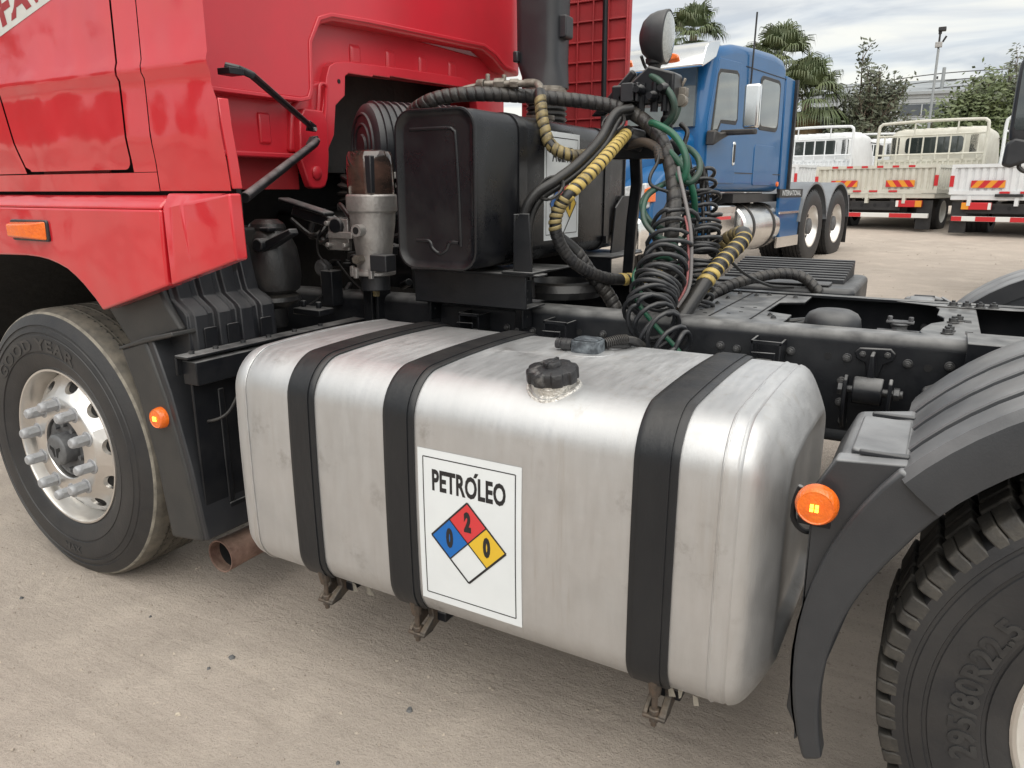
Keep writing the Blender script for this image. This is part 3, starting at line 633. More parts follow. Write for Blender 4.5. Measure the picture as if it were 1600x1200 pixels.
    for p_, t_, u_, w_ in fr: q.rings([[p_+t_*d+(u_*math.cos(a)+w_*math.sin(a))*.0145 for a in [math.pi*i/6 for i in range(12)]] for d in (-.0015, .0015)])
    q.obj('sender_cable', 'wrap', tk)
    G().lathe([(.068, -.004), (.066, .0015), (.058, .002)], (1.92, .44, .985), 'z', 36).obj('sender_flange', 'alu', tk)
    hazard_sticker(tk)
    # flakes of old tape under the tank edge
    for x, w in ((1.395, .03), (2.36, .05)):
        q = G(); rr = random.Random(int(x*100))
        for k in range(3):
            a = x+rr.uniform(-w, w); q.prism([(a, .315), (a+.012, .312), (a+.016+rr.uniform(-.01, .01), .292), (a+.004, .285+rr.uniform(-.006, .006))], 'xz', .022+.004*k, .023+.004*k)
        q.obj('tape_scrap', 'scuff', tk, smooth=False)['kind'] = 'stuff'
    return tk

def decal(g, v, f, mi, fn):
    g.add([fn(x, y) for x, y in v], f, mi)
def quad_grid(g, x0, x1, y0, y1, mi, fn, nx=2, ny=10):
    v = [(x0+(x1-x0)*i/nx, y0+(y1-y0)*j/ny) for j in range(ny+1) for i in range(nx+1)]; w = nx+1
    decal(g, v, [(j*w+i, j*w+i+1, (j+1)*w+i+1, (j+1)*w+i) for j in range(ny) for i in range(nx)], mi, fn)
def line2d(g, p, q, w, mi, fn, n=8):
    p, q = Vector(p), Vector(q); d = (q-p).normalized(); s = Vector((-d.y, d.x))*w/2
    v = []; 
    for i in range(n+1): c = p.lerp(q, i/n); v += [c+s, c-s]
    decal(g, [tuple(a) for a in v], [(2*i, 2*i+1, 2*i+3, 2*i+2) for i in range(n)], mi, fn)
def diamond(g, cx, cy, s, fn2, fn3, nums):
    """four-field hazard diamond; s = half diagonal"""
    L_, T_, R_, B_, C_ = (cx-s, cy), (cx, cy+s), (cx+s, cy), (cx, cy-s), (cx, cy)
    def mid(a, b): return ((a[0]+b[0])/2, (a[1]+b[1])/2)
    LT, TR, RB, BL = mid(L_, T_), mid(T_, R_), mid(R_, B_), mid(B_, L_)
    for q, mi in (((LT, T_, TR, C_), 2), ((L_, LT, C_, BL), 3), ((C_, TR, R_, RB), 4)): decal(g, q, [(0, 1, 2, 3)], mi, fn2)
    for a, b, w in ((L_, T_, .0045), (T_, R_, .0045), (R_, B_, .0055), (B_, L_, .0045), (LT, RB, .0032), (TR, BL, .0032)): line2d(g, a, b, w*s/.106, 1, fn3)
    for body, (x, y) in zip(nums, (mid(LT, mid(L_, C_)) if False else (cx-s/2, cy), (cx, cy+s/2), (cx+s/2, cy))):
        v, f = text2d(body, s*.60, .56, .0045*s/.106); decal(g, [(a+x, b+y) for a, b in v], f, 1, fn3)
def hazard_sticker(tk):
    # A3 sheet on the near face of the tank; local coordinates in metres from its centre
    X0, X1, Z0, Z1 = 1.659, 1.960, .381, .802; cx, cz = (X0+X1)/2, (Z0+Z1)/2; g = G()
    def lay(k): return lambda x, y: (cx+x, face_y(cz+y)-.0012-.0005*k, cz+y)
    w, h = (X1-X0), (Z1-Z0)
    quad_grid(g, -w/2, w/2, -h/2, h/2, 0, lay(0), 3, 14)
    iw, ih = w/2-.0165, h/2-.021
    for a, b in (((-iw, -ih), (iw, -ih)), ((iw, -ih), (iw, ih)), ((iw, ih), (-iw, ih)), ((-iw, ih), (-iw, -ih))): line2d(g, a, b, .0028, 1, lay(1), 14)
    v, f = text2d('PETROLEO', .076, .575, .0026, space=1.03); decal(g, [(a+.0, b+.128) for a, b in v], f, 1, lay(1))
    decal(g, [(.0165, .1595), (.0245, .1595), (.0315, .1715), (.0215, .1715)], [(0, 1, 2, 3)], 1, lay(1))
    diamond(g, -.002, -.020+.0, .110, lay(1), lay(2), ('0', '2', '0'))
    g.obj('hazard_sticker', ['white', 'ink', 'sred', 'sblue', 'syel'], tk, smooth=False)['label'] = 'white hazard sticker reading PETRÓLEO with a four-colour diamond'
fuel_tank()

# --- frame
RY0, RY1 = .845, 1.695
def frame():
    hexb = G(); hexb.lathe([(.013, 0), (.013, -.003)], (0, 0, 0), 'y', 14); hexb.prism([(.0095*math.cos(R(60*i)), .0095*math.sin(R(60*i))) for i in range(6)], 'xz', -.013, -.003); hexb.cyl((0, -.013, 0), (0, -.020, 0), .005, 8)
    b0 = None
    rails = []
    for name, y, s in (('near', RY0, 1), ('far', RY1, -1)):
        g = G(); t = .009; w = .085
        prof = [(0, .74), (0, .998), (.002, 1.008), (.007, 1.018), (.014, 1.025), (.024, 1.030), (.036, 1.032), (w, 1.032), (w, 1.032-t), (.02, 1.032-t), (t, 1.01), (t, .76), (w, .75), (w, .74)]
        fl = lambda x: -.085*max(0, min(1, (1.25-x)/1.1))       # rails spread towards the front
        g.rings([[(x, y+s*(p+fl(x)), z) for p, z in prof] for x in (-.9, -.3, .15, .5, .8, 1.05, 1.25, 1.6, 2.0, 2.4, 2.8, 3.3, 4.2)])
        rails.append(g.obj('frame_rail', 'black', T, angle=30))
    near, far = rails
    bolts = [(1.416, .947), (1.461, .942), (1.521, .943), (1.789, .956), (2.182, .958), (2.233, .952), (2.390, .962), (2.545, .958), (2.700, .958), (2.80, .962), (2.849, .958), (2.537, .888), (2.538, .825), (2.551, .77), (2.92, .955), (2.98, .9), (3.05, .955), (2.70, .80), (2.76, .80), (2.585, .975), (2.648, .978)]
    for i, (x, z) in enumerate(bolts):
        o = hexb.obj('rail_bolt', 'bolt', near, bevel=.001) if i == 0 else copyobj(b0, near)
        b0 = b0 or o; o.location = (x, RY0-.001, z); o.rotation_euler = (0, R(13*i), 0)
    hol = G(); hol.lathe([(.0105, 0), (.0105, -.0015), (0, -.0015)], (0, 0, 0), 'y', 16); h0 = hol.obj('rail_hole', 'slot', near)
    for i, (x, z) in enumerate([(2.233, .925), (2.493, .958), (2.75, .95), (1.70, .955), (1.95, .95), (2.06, .955)]):
        o = h0 if i == 0 else copyobj(h0, near); o.location = (x, RY0, z)
    for x in (1.85, 2.05, 2.62, 2.72): 
        o = copyobj(b0, far); o.location = (x, RY1-.012, .93)
    # rear reinforcement flange lying on the near rail
    g = G(); g.box(2.83, 4.2, .76, .93, 1.036, 1.044); g.box(2.83, 4.2, .752, .76, .96, 1.044); g.obj('fender_bracket', 'black', near, bevel=.002)
    # crossmembers
    def cross(outline, name='crossmember', z=1.0265):
        g = G(); g.prism(outline, 'xy', z-.010, z); return g.obj(name, 'black', T, bevel=.003)
    c1 = cross([(2.02, .94), (2.34, .94), (2.34, 1.12), (2.25, 1.16), (2.25, 1.40), (2.33, 1.44), (2.33, 1.61), (2.02, 1.61)])
    for x in (2.11, 2.24): G().box(x-.002, x+.002, .95, 1.60, 1.0265, 1.029).obj('plate_seam', 'slot', c1)
    c2 = cross([(2.73, .935), (2.87, .935), (2.87, 1.61), (2.73, 1.61), (2.76, 1.50), (2.755, 1.36), (2.775, 1.30), (2.775, 1.22), (2.74, 1.16), (2.72, 1.06), (2.715, 1.0)])
    g = G(); g.prism([(2.62, 1.60), (2.74, 1.54), (2.98, 1.54), (3.2, 1.60)], 'xy', 1.0275, 1.031); g.obj('gusset_plate', 'black', c2, bevel=.002)
    hz = G(); hz.prism([(.013*math.cos(R(60*i)), .013*math.sin(R(60*i))) for i in range(6)], 'xy', 0, .014); hz.lathe([(.017, 0), (.017, .003)], (0, 0, 0), 'z', 14); hz.cyl((0, 0, .014), (0, 0, .020), .006, 8)
    z0 = None
    for i, (x, y) in enumerate([(2.785, .985), (2.790, 1.035), (2.80, 1.20), (2.815, 1.25), (2.80, 1.56), (2.84, 1.565), (2.88, 1.56), (2.92, 1.57)]):
        o = hz.obj('plate_bolt', 'bolt', c2, bevel=.001) if i == 0 else copyobj(z0, c2); z0 = z0 or o; o.location = (x, y, 1.0275 if i < 4 else 1.031)
    for i, (x, y) in enumerate([(2.06, 1.25), (2.06, 1.40), (2.14, 1.52), (2.18, 1.56), (2.07, 1.55), (2.28, 1.54), (2.30, 1.02), (2.28, 1.07)]):
        o = copyobj(z0, c1); o.location = (x, y, 1.0265); o.scale = (.6, .6, .5)
    sl = G()
    for y in (1.0, 1.02, 1.04, 1.22, 1.24, 1.26): sl.box(2.83, 2.85, y, y+.005, 1.0265, 1.0275)
    for x, y in ((2.05, 1.08), (2.08, 1.02), (2.15, 1.05), (2.18, 1.10), (2.06, 1.14), (2.16, 1.20), (2.20, 1.22)): sl.box(x-.006, x+.006, y-.004, y+.004, 1.0265, 1.0275)
    sl.obj('plate_slots', 'slot', c2, smooth=False)
    for x in (.45, 1.2, 1.75): G().box(x-.05, x+.05, .86, 1.68, .86, .96).obj('crossmember', 'black', T, bevel=.01)
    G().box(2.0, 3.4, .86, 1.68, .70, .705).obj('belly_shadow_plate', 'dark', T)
    # air bellows, pipes and valve between the rails
    g = G(); g.lathe([(.078, -.06), (.082, -.02), (.084, .02), (.080, .045), (.070, .060), (.050, .070), (.0, .073)], (2.475, 1.035, .995), 'z', 32); g.obj('air_reservoir', 'plastic', T)
    g = G(); g.tube(spline([(2.26, 1.05, .985), (2.30, 1.09, .995), (2.36, 1.15, 1.0), (2.40, 1.24, .99), (2.42, 1.35, .95)]), .014, 10); g.tube(spline([(2.30, 1.0, .98), (2.36, 1.06, 1.0), (2.42, 1.13, 1.005), (2.52, 1.20, .98)]), .011, 10); g.obj('chassis_pipe', 'hose', T)
    g = G(); c = (2.655, 1.22, .985); g.lathe([(.030, -.05), (.032, .0), (.022, .005), (.022, .018), (.030, .020), (.030, .026), (.0, .026)], c, 'z', 20); g.cyl((2.59, 1.22, .975), (2.72, 1.22, .975), .014, 10); g.box(2.615, 2.695, 1.20, 1.24, 1.011, 1.018)
    for dx in (-.03, .03): g.cyl((c[0]+dx, 1.22, 1.015), (c[0]+dx, 1.22, 1.032), .008, 8)
    g.obj('relay_valve', 'hub', T, bevel=.002)
    G().tube(spline([(2.60, 1.02, .97), (2.62, 1.05, 1.005), (2.66, 1.05, 1.0), (2.68, 1.02, .97)]), .006, 8).obj('valve_hose', 'cable', T)
    # spring eye bracket on the near rail
    g = G(); y = RY0
    g.prism([(2.575, .992), (2.655, .996), (2.668, .982), (2.664, .962), (2.640, .950), (2.630, .905), (2.600, .905), (2.594, .950), (2.570, .960), (2.564, .978)], 'xz', y-.012, y); g.prism([(2.608, .985), (2.618, .985), (2.626, .895), (2.604, .895)], 'xz', y-.075, y-.01); g.obj('shackle_plate', 'black', near, bevel=.003)
    g = G(); g.lathe([(.038, 0), (.038, .075)], (2.575, y-.075, .885), 'x', 28); g.obj('shackle_bush', 'black', near, bevel=.004)
    for xx in (2.556, 2.668):
        g = G(); g.prism([(y-.115, .86), (y-.105, .918), (y-.085, .928), (y-.06, .918), (y-.03, .86), (y, .80), (y, .75), (y-.07, .77), (y-.10, .80)], 'yz', xx-.005, xx+.005); g.obj('shackle_ear', 'black', near, bevel=.003)
    g = G(); g.cyl((2.535, y-.075, .885), (2.70, y-.075, .885), .011, 12); g.prism([(y-.075+.019*math.cos(R(60*i)), .885+.019*math.sin(R(60*i))) for i in range(6)], 'yz', 2.676, 2.692); g.prism([(y-.075+.019*math.cos(R(60*i)), .885+.019*math.sin(R(60*i))) for i in range(6)], 'yz', 2.536, 2.550); g.obj('shackle_pin', 'bolt', near, bevel=.002)
    g = G(); g.prism([(2.745, .90), (2.775, .915), (2.80, .90), (2.86, .74), (2.70, .74)], 'xz', y-.05, y-.01); g.obj('spring_hanger', 'black', near, bevel=.006)
frame()

# --- rear quarter fenders
def rear_fender(mirror=False):
    W = 2.54
    def my(y): return W-y if mirror else y
    c = (RX+.04, .50) if mirror else (RX, .50); dr = .055 if mirror else 0
    def arc(r, a): return (c[0]+r*math.cos(R(a)), c[1]+r*math.sin(R(a)))
    # main arched cover over the wheel, ribbed along its length
    prof = [(-.034, .592), (-.034, .640), (-.028, .668), (-.010, .684)]
    for yc in (.135, .285, .435):
        prof += [(yc-.064, .684), (yc-.060, .682), (yc-.056, .668), (yc-.038, .668), (yc-.034, .683), (yc-.030, .686)]
    prof += [(.52, .684), (.60, .676), (.622, .655), (.624, .60), (.612, .60), (.59, .655), (.0, .662), (-.024, .640), (-.026, .592)]
    angs = [141-i*4 for i in range(27)]
    g = G(); rings = []
    for a in angs:
        rings.append([(c[0]+(r-dr)*math.cos(R(a)), my(y), c[1]+(r-dr)*math.sin(R(a))) for y, r in prof])
    g.rings(rings); top = g.obj('rear_fender', 'fender', T, angle=28)
    # front apron: flared arch strip, flat cheek, top deck
    n = 14; out = [arc(.688-.016*min(1, i/n*1.45), 140+(198-140)*i/n) for i in range(n+1)]; inn = [arc(.632-.047*min(1, i/n*1.3), 199-(199-138)*i/n) for i in range(n+1)]
    out = [(x, z) for x, z in out]; 
    strip = out+[(2.625, .278)]+inn
    q = G(); q.prism(strip, 'xz', my(-.020), my(.03)); ap = q.obj('fender_apron', 'fender', T, bevel=.008, seg=3)
    cheek = [(2.585, .865), (2.620, .935), (2.74, .945)]+[arc(.675, 140+(196-140)*i/10) for i in range(11)]+[(2.600, .30), (2.588, .55)]
    q = G(); q.prism(cheek, 'xz', my(.002), my(.05)); q.obj('apron_cheek', 'fender', ap, bevel=.012, seg=3)
    q = G(); q.prism([(2.592, .85), (2.624, .928), (2.742, .946), (2.742, .915), (2.60, .30), (2.575, .35)], 'xz', my(.03), my(.40)); q.obj('apron_deck', 'fender', ap, bevel=.012, seg=3)
    q = G()
    q.prism(rrect(2.640, 2.735, .05, .30, .012, 4) if not mirror else rrect(2.640, 2.735, W-.30, W-.05, .012, 4), 'xy', .930, .9455)
    o = q.obj('deck_panel', 'fender', ap, bevel=.004); 
    for yy in (.035, .315):
        q = G(); q.prism([(2.655, my(yy)), (2.740, my(yy)), (2.740, my(yy+.02)), (2.70, my(yy+.012)), (2.655, my(yy+.012))], 'xy', .940, .950)
        q.obj('deck_clip', 'plastic', ap, bevel=.003)
    # inner skirt hiding the far wheel well
    q = G(); q.rings([[(c[0]+r*math.cos(R(a)), my(y), c[1]+r*math.sin(R(a))) for y, r in ((.60, .60), (.63, .60), (.63, .66), (.60, .66))] for a in [185-i*6 for i in range(26)]]); q.obj('inner_skirt', 'plastic', ap)
    if not mirror:
        # slots in the grooves
        q = G()
        for yc, a0, a1 in ((.135-.046, 118, 132), (.285-.046, 112, 127), (.435-.046, 110, 124)):
            q.rings([[(c[0]+r*math.cos(R(a)), y, c[1]+r*math.sin(R(a))) for y, r in ((yc-.008, .6685), (yc+.006, .6685), (yc+.006, .671), (yc-.008, .671))] for a in [a1-(a1-a0)*i/6 for i in range(7)]])
        q.obj('groove_slots', 'slot', top)
    return ap
rf = rear_fender(); rear_fender(True)
def marker_lamp(x, y, z, r, parent):
    g = G(); g.lathe([(r*1.04, .016), (r*1.04, .004), (r, 0), (r*.97, -.006), (r*.86, -.012), (r*.80, -.0105), (r*.5, -.012), (0, -.013)], (0, 0, 0), 'y', 40)
    o = g.obj('marker_lamp', 'amber', parent, angle=30); o.location = (x, y, z)
    q = G()
    for dx in (-.006, .003):
        for dz in (-.004, .004): q.box(dx-.003, dx+.003, -.0155, -.0128, dz-.003, dz+.003)
    d = q.obj('lit_diodes', 'amberlit', o, smooth=False); return o
marker_lamp(2.598, -.034, .849, .0375, rf)
g = G(); g.box(2.565, 2.625, -.022, -.012, .802, .82); g.cyl((2.578, -.015, .815), (2.578, .01, .87), .008, 8); g.tube(spline([(2.565, -.01, .875), (2.556, -.005, .84), (2.556, 0, .80), (2.575, .01, .775), (2.60, .03, .77)]), .006, 8); g.obj('lamp_bracket', 'black', rf, bevel=.002)

# --- front wheel arch: flap, liner, splash panel
def front_arch():
    g = G(); g.prism([(.433, .921), (.570, .966), (.64, .78), (.700, .55), (.745, .30), (.578, .278), (.545, .55), (.49, .78)], 'xz', -.005, .04)
    fl = g.obj('front_mud_flap', 'flap', T, bevel=.012, seg=3)
    G().prism([(.430, .918), (.432, .928), (.57, .972), (.715, 1.004), (.718, .990), (.60, .962)], 'xz', -.010, .12).obj('flap_ledge', 'flap', fl, bevel=.004)
    G().prism([(.30, 1.08), (.345, 1.12), (.60, 1.16), (.64, 1.08), (.70, 1.0), (.57, .962), (.435, .922)], 'xz', .035, .065).obj('flap_upper', 'flap', fl, bevel=.01)
    g = G(); g.prism([(.57, .966), (.60, .970), (.66, .80), (.72, .56), (.765, .31), (.742, .30), (.695, .55), (.635, .78)], 'xz', .0, .30); g.obj('flap_return', 'plastic', fl, bevel=.006)
    marker_lamp(.609, -.018, .713, .034, fl)
    # liner: stepped moulding with ribs, faces rearwards
    prof = [(.60, 1.25), (.625, 1.13), (.635, 1.09), (.690, 1.055), (.700, 1.04), (.705, .90)]
    y0, y1 = .06, .42; g = G()
    ys = []
    nb = 4; bw = (y1-y0)/nb
    rows = []
    for k in range(nb):
        a = y0+k*bw
        for yy, d in ((a, 0), (a+.010, .0), (a+.018, .018), (a+bw-.022, .018), (a+bw-.012, 0)): rows.append((yy, d))
    rows.append((y1, 0))
    g.rings([[(x+d, yy, z) for x, z in prof]+[(.56, yy, .90), (.56, yy, 1.25)] for yy, d in rows]); g.obj('wheel_arch_liner', 'plastic', T, angle=30, bevel=.003)
    for yy in (.10, .19, .33): G().prism(rrect(yy, yy+.05, .92, 1.0, .006, 3), 'yz', .722, .728).obj('liner_pad', 'black', T, bevel=.002)
    # wheel well behind the cab skin
    g = G(); g.lathe([(.80, .04), (.80, .75), (.1, .75)], FW, 'y', 36, cap=False, a0=R(60), a1=R(176)); g.obj('wheel_well', 'dark', T)
    # splash panel and its angle iron
    g = G(); g.box(.735, .745, .02, .78, .33, .90)
    sp = g.obj('splash_panel', 'black', T, bevel=.003)
    g = G(); g.box(.728, .79, -.02, .80, .925, .935); g.box(.728, .736, -.02, .80, .87, .935); g.box(.735, .80, -.0, .80, .84, .915); g.obj('splash_beam', 'black', sp, bevel=.003)
    for i, y in enumerate((.02, .11, .22, .33, .45, .58)): G().cyl((.76, y, .935), (.76, y, .944), .009, 6).obj('beam_bolt', 'bolt', sp)
    for y, a, b in ((.11, .402, .80), (.20, .36, .80), (.29, .36, .80), (.40, .36, .80)): G().box(.745, .752, y, y+.022, a, b).obj('panel_rib', 'black', sp, bevel=.006)
    G().box(.745, .752, .11, .198, .38, .40).obj('panel_rib', 'black', sp, bevel=.006)
    G().tube(spline([(.70, .05, .70), (.76, .07, .705), (.80, .10, .73), (.815, .14, .79), (.82, .18, .83), (.83, .30, .85), (.86, .42, .86)]), .005, 8).obj('lamp_wire', 'wrap', T)
    g = G(); g.lathe([(.040, .15), (.060, .135), (.066, .12), (.064, .11), (.078, .095), (.098, .05), (.106, .0), (.108, -.06), (.100, -.10), (.080, -.115), (.098, -.125), (.102, -.14), (.085, -.155), (.05, -.17), (.045, -.24)], (.61, .50, 1.175), 'z', 32); g.obj('cab_air_spring', 'hose', T, angle=30)
front_arch()

# --- exhaust outlet
g = G(); g.lathe([(.056, .62), (.056, .10), (.058, .02), (.059, .0), (.0565, -.0005), (.0535, .002), (.053, .10), (.053, .60)], (.715, .075, .205), 'y', 36, cap=False)
ex = g.obj('exhaust_pipe', 'rust', T, angle=40); G().lathe([(.0528, .04), (.0528, .30), (.0, .31)], (.715, .075, .205), 'y', 30, cap=False).obj('exhaust_soot', 'soot_shade', ex)

# --- cab
def side_y(x, z):
    """outer skin of the cab side: pressed crease near z=1.76, slight tuck above and below"""
    k = [(1.40, .020), (1.50, .014), (1.548, .009), (1.565, .004), (1.60, .004), (1.70, .004), (1.735, .003), (1.750, -.005), (1.768, -.0055), (1.785, .0), (2.0, .002), (2.8, .05)]
    for (a, b), (c, d) in zip(k, k[1:]):
        if z <= c: y = b+(d-b)*max(0, z-a)/(c-a); break
    return y+.012*max(0, -x)
def skin(outline, name, m, parent, thick=.03, zs=None, back=True, bevel=.006):
    """panel whose outer skin follows side_y: outline rows given as (z, x_left, x_right)"""
    g = G(); nx = 10; rows = []
    for z, a, b in outline: rows.append([(a+(b-a)*i/nx, z) for i in range(nx+1)])
    v = [(x, side_y(x, z), z) for r in rows for x, z in r]; w = nx+1; n = len(rows)
    v2 = [(x, side_y(x, z)+thick, z) for r in rows for x, z in r]; o = len(v)
    f = [(j*w+i, j*w+i+1, (j+1)*w+i+1, (j+1)*w+i) for j in range(n-1) for i in range(nx)]
    f += [tuple(o+i for i in reversed(q)) for q in f]
    for i in range(nx): f += [(i, i+1, o+i+1, o+i), ((n-1)*w+i, (n-1)*w+i+1, o+(n-1)*w+i+1, o+(n-1)*w+i)]
    for j in range(n-1): f += [(j*w, (j+1)*w, o+(j+1)*w, o+j*w), (j*w+nx, (j+1)*w+nx, o+(j+1)*w+nx, o+j*w+nx)]
    return g.add(v, f).obj(name, m, parent, bevel=bevel, angle=30, seg=3)
def cab():
    zz = [1.488, 1.4895, 1.494, 1.503, 1.52, 1.555, 1.58, 1.60, 1.65, 1.70, 1.735, 1.750, 1.768, 1.785, 1.9, 2.0, 2.3, 2.62]
    def xr(z):
        x = .584+.03*(z-1.49); d = .028-(z-1.488)
        return x-(.028-math.sqrt(max(0, .028**2-d*d)) if d > 0 else 0)
    def xl(z):                                           # lower front corner of the door leaf
        t = min(1, max(0, (z-1.488)/.36)); return .02-.10*t**.8 if z < 1.86 else -.09
    door = skin([(z, xl(z)+(.02 if z < 1.5 else 0), xr(z)) for z in zz], 'cab_door', 'red', T)
    zp = [1.482, 1.50]+[z for z in zz if z > 1.51]
    skin([(z, -1.1, xl(max(z, 1.488))-.010) for z in zp], 'cab_side', 'red', T)
    skin([(z, -1.1, .700+.028*(z-1.42)) for z in (1.424, 1.44, 1.46, 1.478)], 'cab_side_lower', 'red', T)
    skin([(z, xr(max(z, 1.52))+.009, .700+.028*(z-1.42)) for z in (1.480, 1.50)+tuple(z for z in zz if z > 1.51)], 'rear_pillar', 'red', T)
    G().box(-1.0, .69, .055, .075, 1.40, 2.62).obj('door_frame', 'soot_shade', T)
    # rubber seal visible in the door gap
    # fairing behind the door
    def fx(z): return .990 if z > 1.70 else (1.004-(z-1.66)*.35 if z > 1.66 else 1.010-(z-1.42)*.02)
    fr = skin([(z, .7045+.028*(z-1.42), fx(z)) for z in [1.425, 1.45, 1.50, 1.555, 1.60, 1.65, 1.66, 1.70, 1.735, 1.750, 1.768, 1.785, 1.9, 2.0, 2.3, 2.62]], 'side_fairing', 'red', T, thick=.02)
    g = G(); g.rings([[(fx(z)-.004, side_y(.9, z)+.006, z), (fx(z)+.002, side_y(.9, z)+.004, z), (fx(z)+.008, side_y(.9, z)+.036, z), (fx(z)-.004, side_y(.9, z)+.036, z)] for z in (1.43, 1.5, 1.6, 1.668)]); g.obj('fairing_flange', 'red', fr, bevel=.004)
    # fender skirt under the door, with a ledge on top
    arch = [(-.90, 1.15), (-.50, 1.19), (-.166, 1.206), (0, 1.210), (.08, 1.207), (.134, 1.201), (.19, 1.189), (.239, 1.174), (.28, 1.152), (.317, 1.128), (.37, 1.085), (.403, 1.050)]
    lo = arch+[(.546, 1.091), (.68, 1.130), (.748, 1.150)]
    g = G(); g.prism([(-.90, 1.372)]+lo+[(.750, 1.25), (.757, 1.372)], 'xz', -.028, .03)
    g.prism([(-.028, 1.372), (-.022, 1.384), (.010, 1.410), (.05, 1.414), (.05, 1.372)], 'yz', -.90, .757); fd = g.obj('cab_fender', 'red', T, bevel=.008, seg=3)
    g = G(); n = 12
    v = []; ft = []
    def crest(x): return 1.374+.044*(x-.764)/(1.054-.764)
    xs = [.764+(1.054-.764)*i/n for i in range(n+1)]
    bot = [1.153+(1.240-1.153)*i/n for i in range(n+1)]
    g.rings([[(x+(b-1.3)*-.07*(i/n), -.026, b), (x, -.026, crest(x)), (x, -.004+.008*(i/n), 1.418), (x, .016, 1.418), (x+(b-1.3)*-.07*(i/n), .016, b)] for i, (x, b) in enumerate(zip(xs, bot))])
    G().box(.66, .985, .058, .075, 1.36, 1.44).obj('seam_light_blocker', 'soot_shade', T)  # dark strip added behind the seam to block light showing through
    g.obj('fender_tail', 'red', T, bevel=.006, seg=3, angle=30)
    # front indicator on the skirt
    g = G(); g.prism(rrect(-.050, .172, 1.262, 1.332, .010, 3), 'xz', -.036, -.02); fo = g.obj('indicator_base', 'plastic', fd, bevel=.003)
    g = G(); y0 = -.036; a = [(-.044, 1.268), (.164, 1.266), (.166, 1.328), (-.042, 1.324)]; b = [(-.030, 1.277), (.110, 1.273), (.112, 1.320), (-.028, 1.316)]
    g.rings([[(x, y0, z) for x, z in a], [(x, y0-.026, z) for x, z in b]]); g.obj('indicator_lens', 'amber', fd, bevel=.004)
    # pale band with red lettering running diagonally across the door
    g = G(); rot = R(13.5); ox, oz = -.02, 1.902
    def F(k): 
        def fn(x, y):
            X = ox+x*math.cos(rot)-y*math.sin(rot); Z = oz+x*math.sin(rot)+y*math.cos(rot); return (X, side_y(X, Z)-.0012-.0006*k, Z)
        return fn
    quad_grid(g, -.6, .56, .0, .125, 0, F(0), 24, 5)
    v, f = text2d('FAW', .125, 1.25, .006, align='LEFT'); decal(g, [(x+.055, y+.062) for x, y in v], f, 1, F(1))
    g.obj('door_band', ['stripe', 'redletter'], door, smooth=False)
    # back wall
    XW = .52
    panel = [(.05, 1.750), (.809, 1.760), (.850, 1.772), (.874, 1.800), (.888, 1.978), (.905, 2.015), (.945, 2.055), (1.007, 2.078), (1.221, 2.093), (2.147, 2.138), (2.251, 2.112), (2.36, 2.064), (2.533, 2.052), (2.50, 2.75), (.05, 2.75)]
    bw = G().prism(panel, 'yz', .425, XW).obj('cab_back_wall', 'redwall', T, bevel=.016, seg=4)
    G().prism([(.04, 1.752), (.80, 1.757), (.85, 1.768), (.868, 1.80), (.88, 1.98), (.935, 2.068), (1.0, 2.092), (1.22, 2.108), (2.15, 2.152), (2.26, 2.128), (2.37, 2.078), (2.5, 2.07), (2.48, 2.085), (2.375, 2.094), (2.268, 2.144), (2.15, 2.168), (1.22, 2.124), (.995, 2.107), (.922, 2.080), (.865, 1.985), (.853, 1.81), (.84, 1.782), (.80, 1.772), (.04, 1.767)], 'yz', .519, .5255).obj('pressed_bead', 'redwall', bw, bevel=.003)
    rec = [(.05, 1.56), (.97, 1.56), (1.03, 1.65), (1.05, 1.768), (1.11, 1.812), (1.126, 1.905), (1.563, 1.93), (2.06, 1.948), (2.2, 1.90), (2.3, 1.56), (2.5, 1.56), (2.5, 2.12), (.05, 2.12)]
    G().prism(rec, 'yz', .38, .435).obj('tunnel_recess', 'redwall', bw, bevel=.006)
    lip = [(.93, 1.60), (.985, 1.80), (1.005, 1.875), (1.025, 1.918), (1.060, 1.938), (1.146, 1.952), (1.55, 1.972), (2.02, 1.990), (2.12, 1.97), (2.08, 1.945), (1.563, 1.928), (1.42, 1.926), (1.415, 1.918), (1.30, 1.915), (1.295, 1.907), (1.14, 1.903), (1.118, 1.89), (1.11, 1.812), (1.05, 1.768), (1.03, 1.65), (.97, 1.56)]
    G().prism(lip, 'yz', .43, .472).obj('arch_flange', 'redwall', bw, bevel=.008, seg=3)
    G().prism([(.79, 1.575), (.815, 1.745), (.86, 1.775), (.90, 1.83), (.99, 1.86), (1.03, 1.65), (.97, 1.56)], 'yz', .42, .455).obj('pillar_foot', 'redwall', bw, bevel=.012, seg=3)
    tb = G().prism([(.822, 1.70), (.813, 1.548), (.843, 1.469), (.855, 1.441), (.872, 1.432), (.918, 1.432), (.945, 1.441), (.962, 1.475), (.976, 1.561), (.98, 1.70), (.95, 1.74), (.85, 1.74)], 'yz', .45, .488).obj('strut_tab', 'redwall', bw, bevel=.008, seg=3)
    G().lathe([(.026, 0), (.026, .008), (.018, .014), (0, .016)], (.488, .892, 1.495), 'x', 20).obj('tab_boss', 'redwall', bw)
    lp = [(.478, .955+.022*math.cos(t)+(.018 if math.sin(t) > 0 else -.004), 1.775+.020*math.sin(t)+(.050 if math.sin(t) > 0 else -.06)) for t in [2*math.pi*i/20 for i in range(20)]]
    G().tube(lp+[lp[0]], .0075, 8).obj('latch_loop', 'redwall', bw)
    for hy, hz in ((1.075, 1.865), (.973, 1.72)): G().lathe([(.009, 0), (.009, .002), (0, .002)], (.472 if hy > 1 else .4725, hy, hz), 'x', 16).obj('flange_hole', 'slot', bw)
    r0 = None
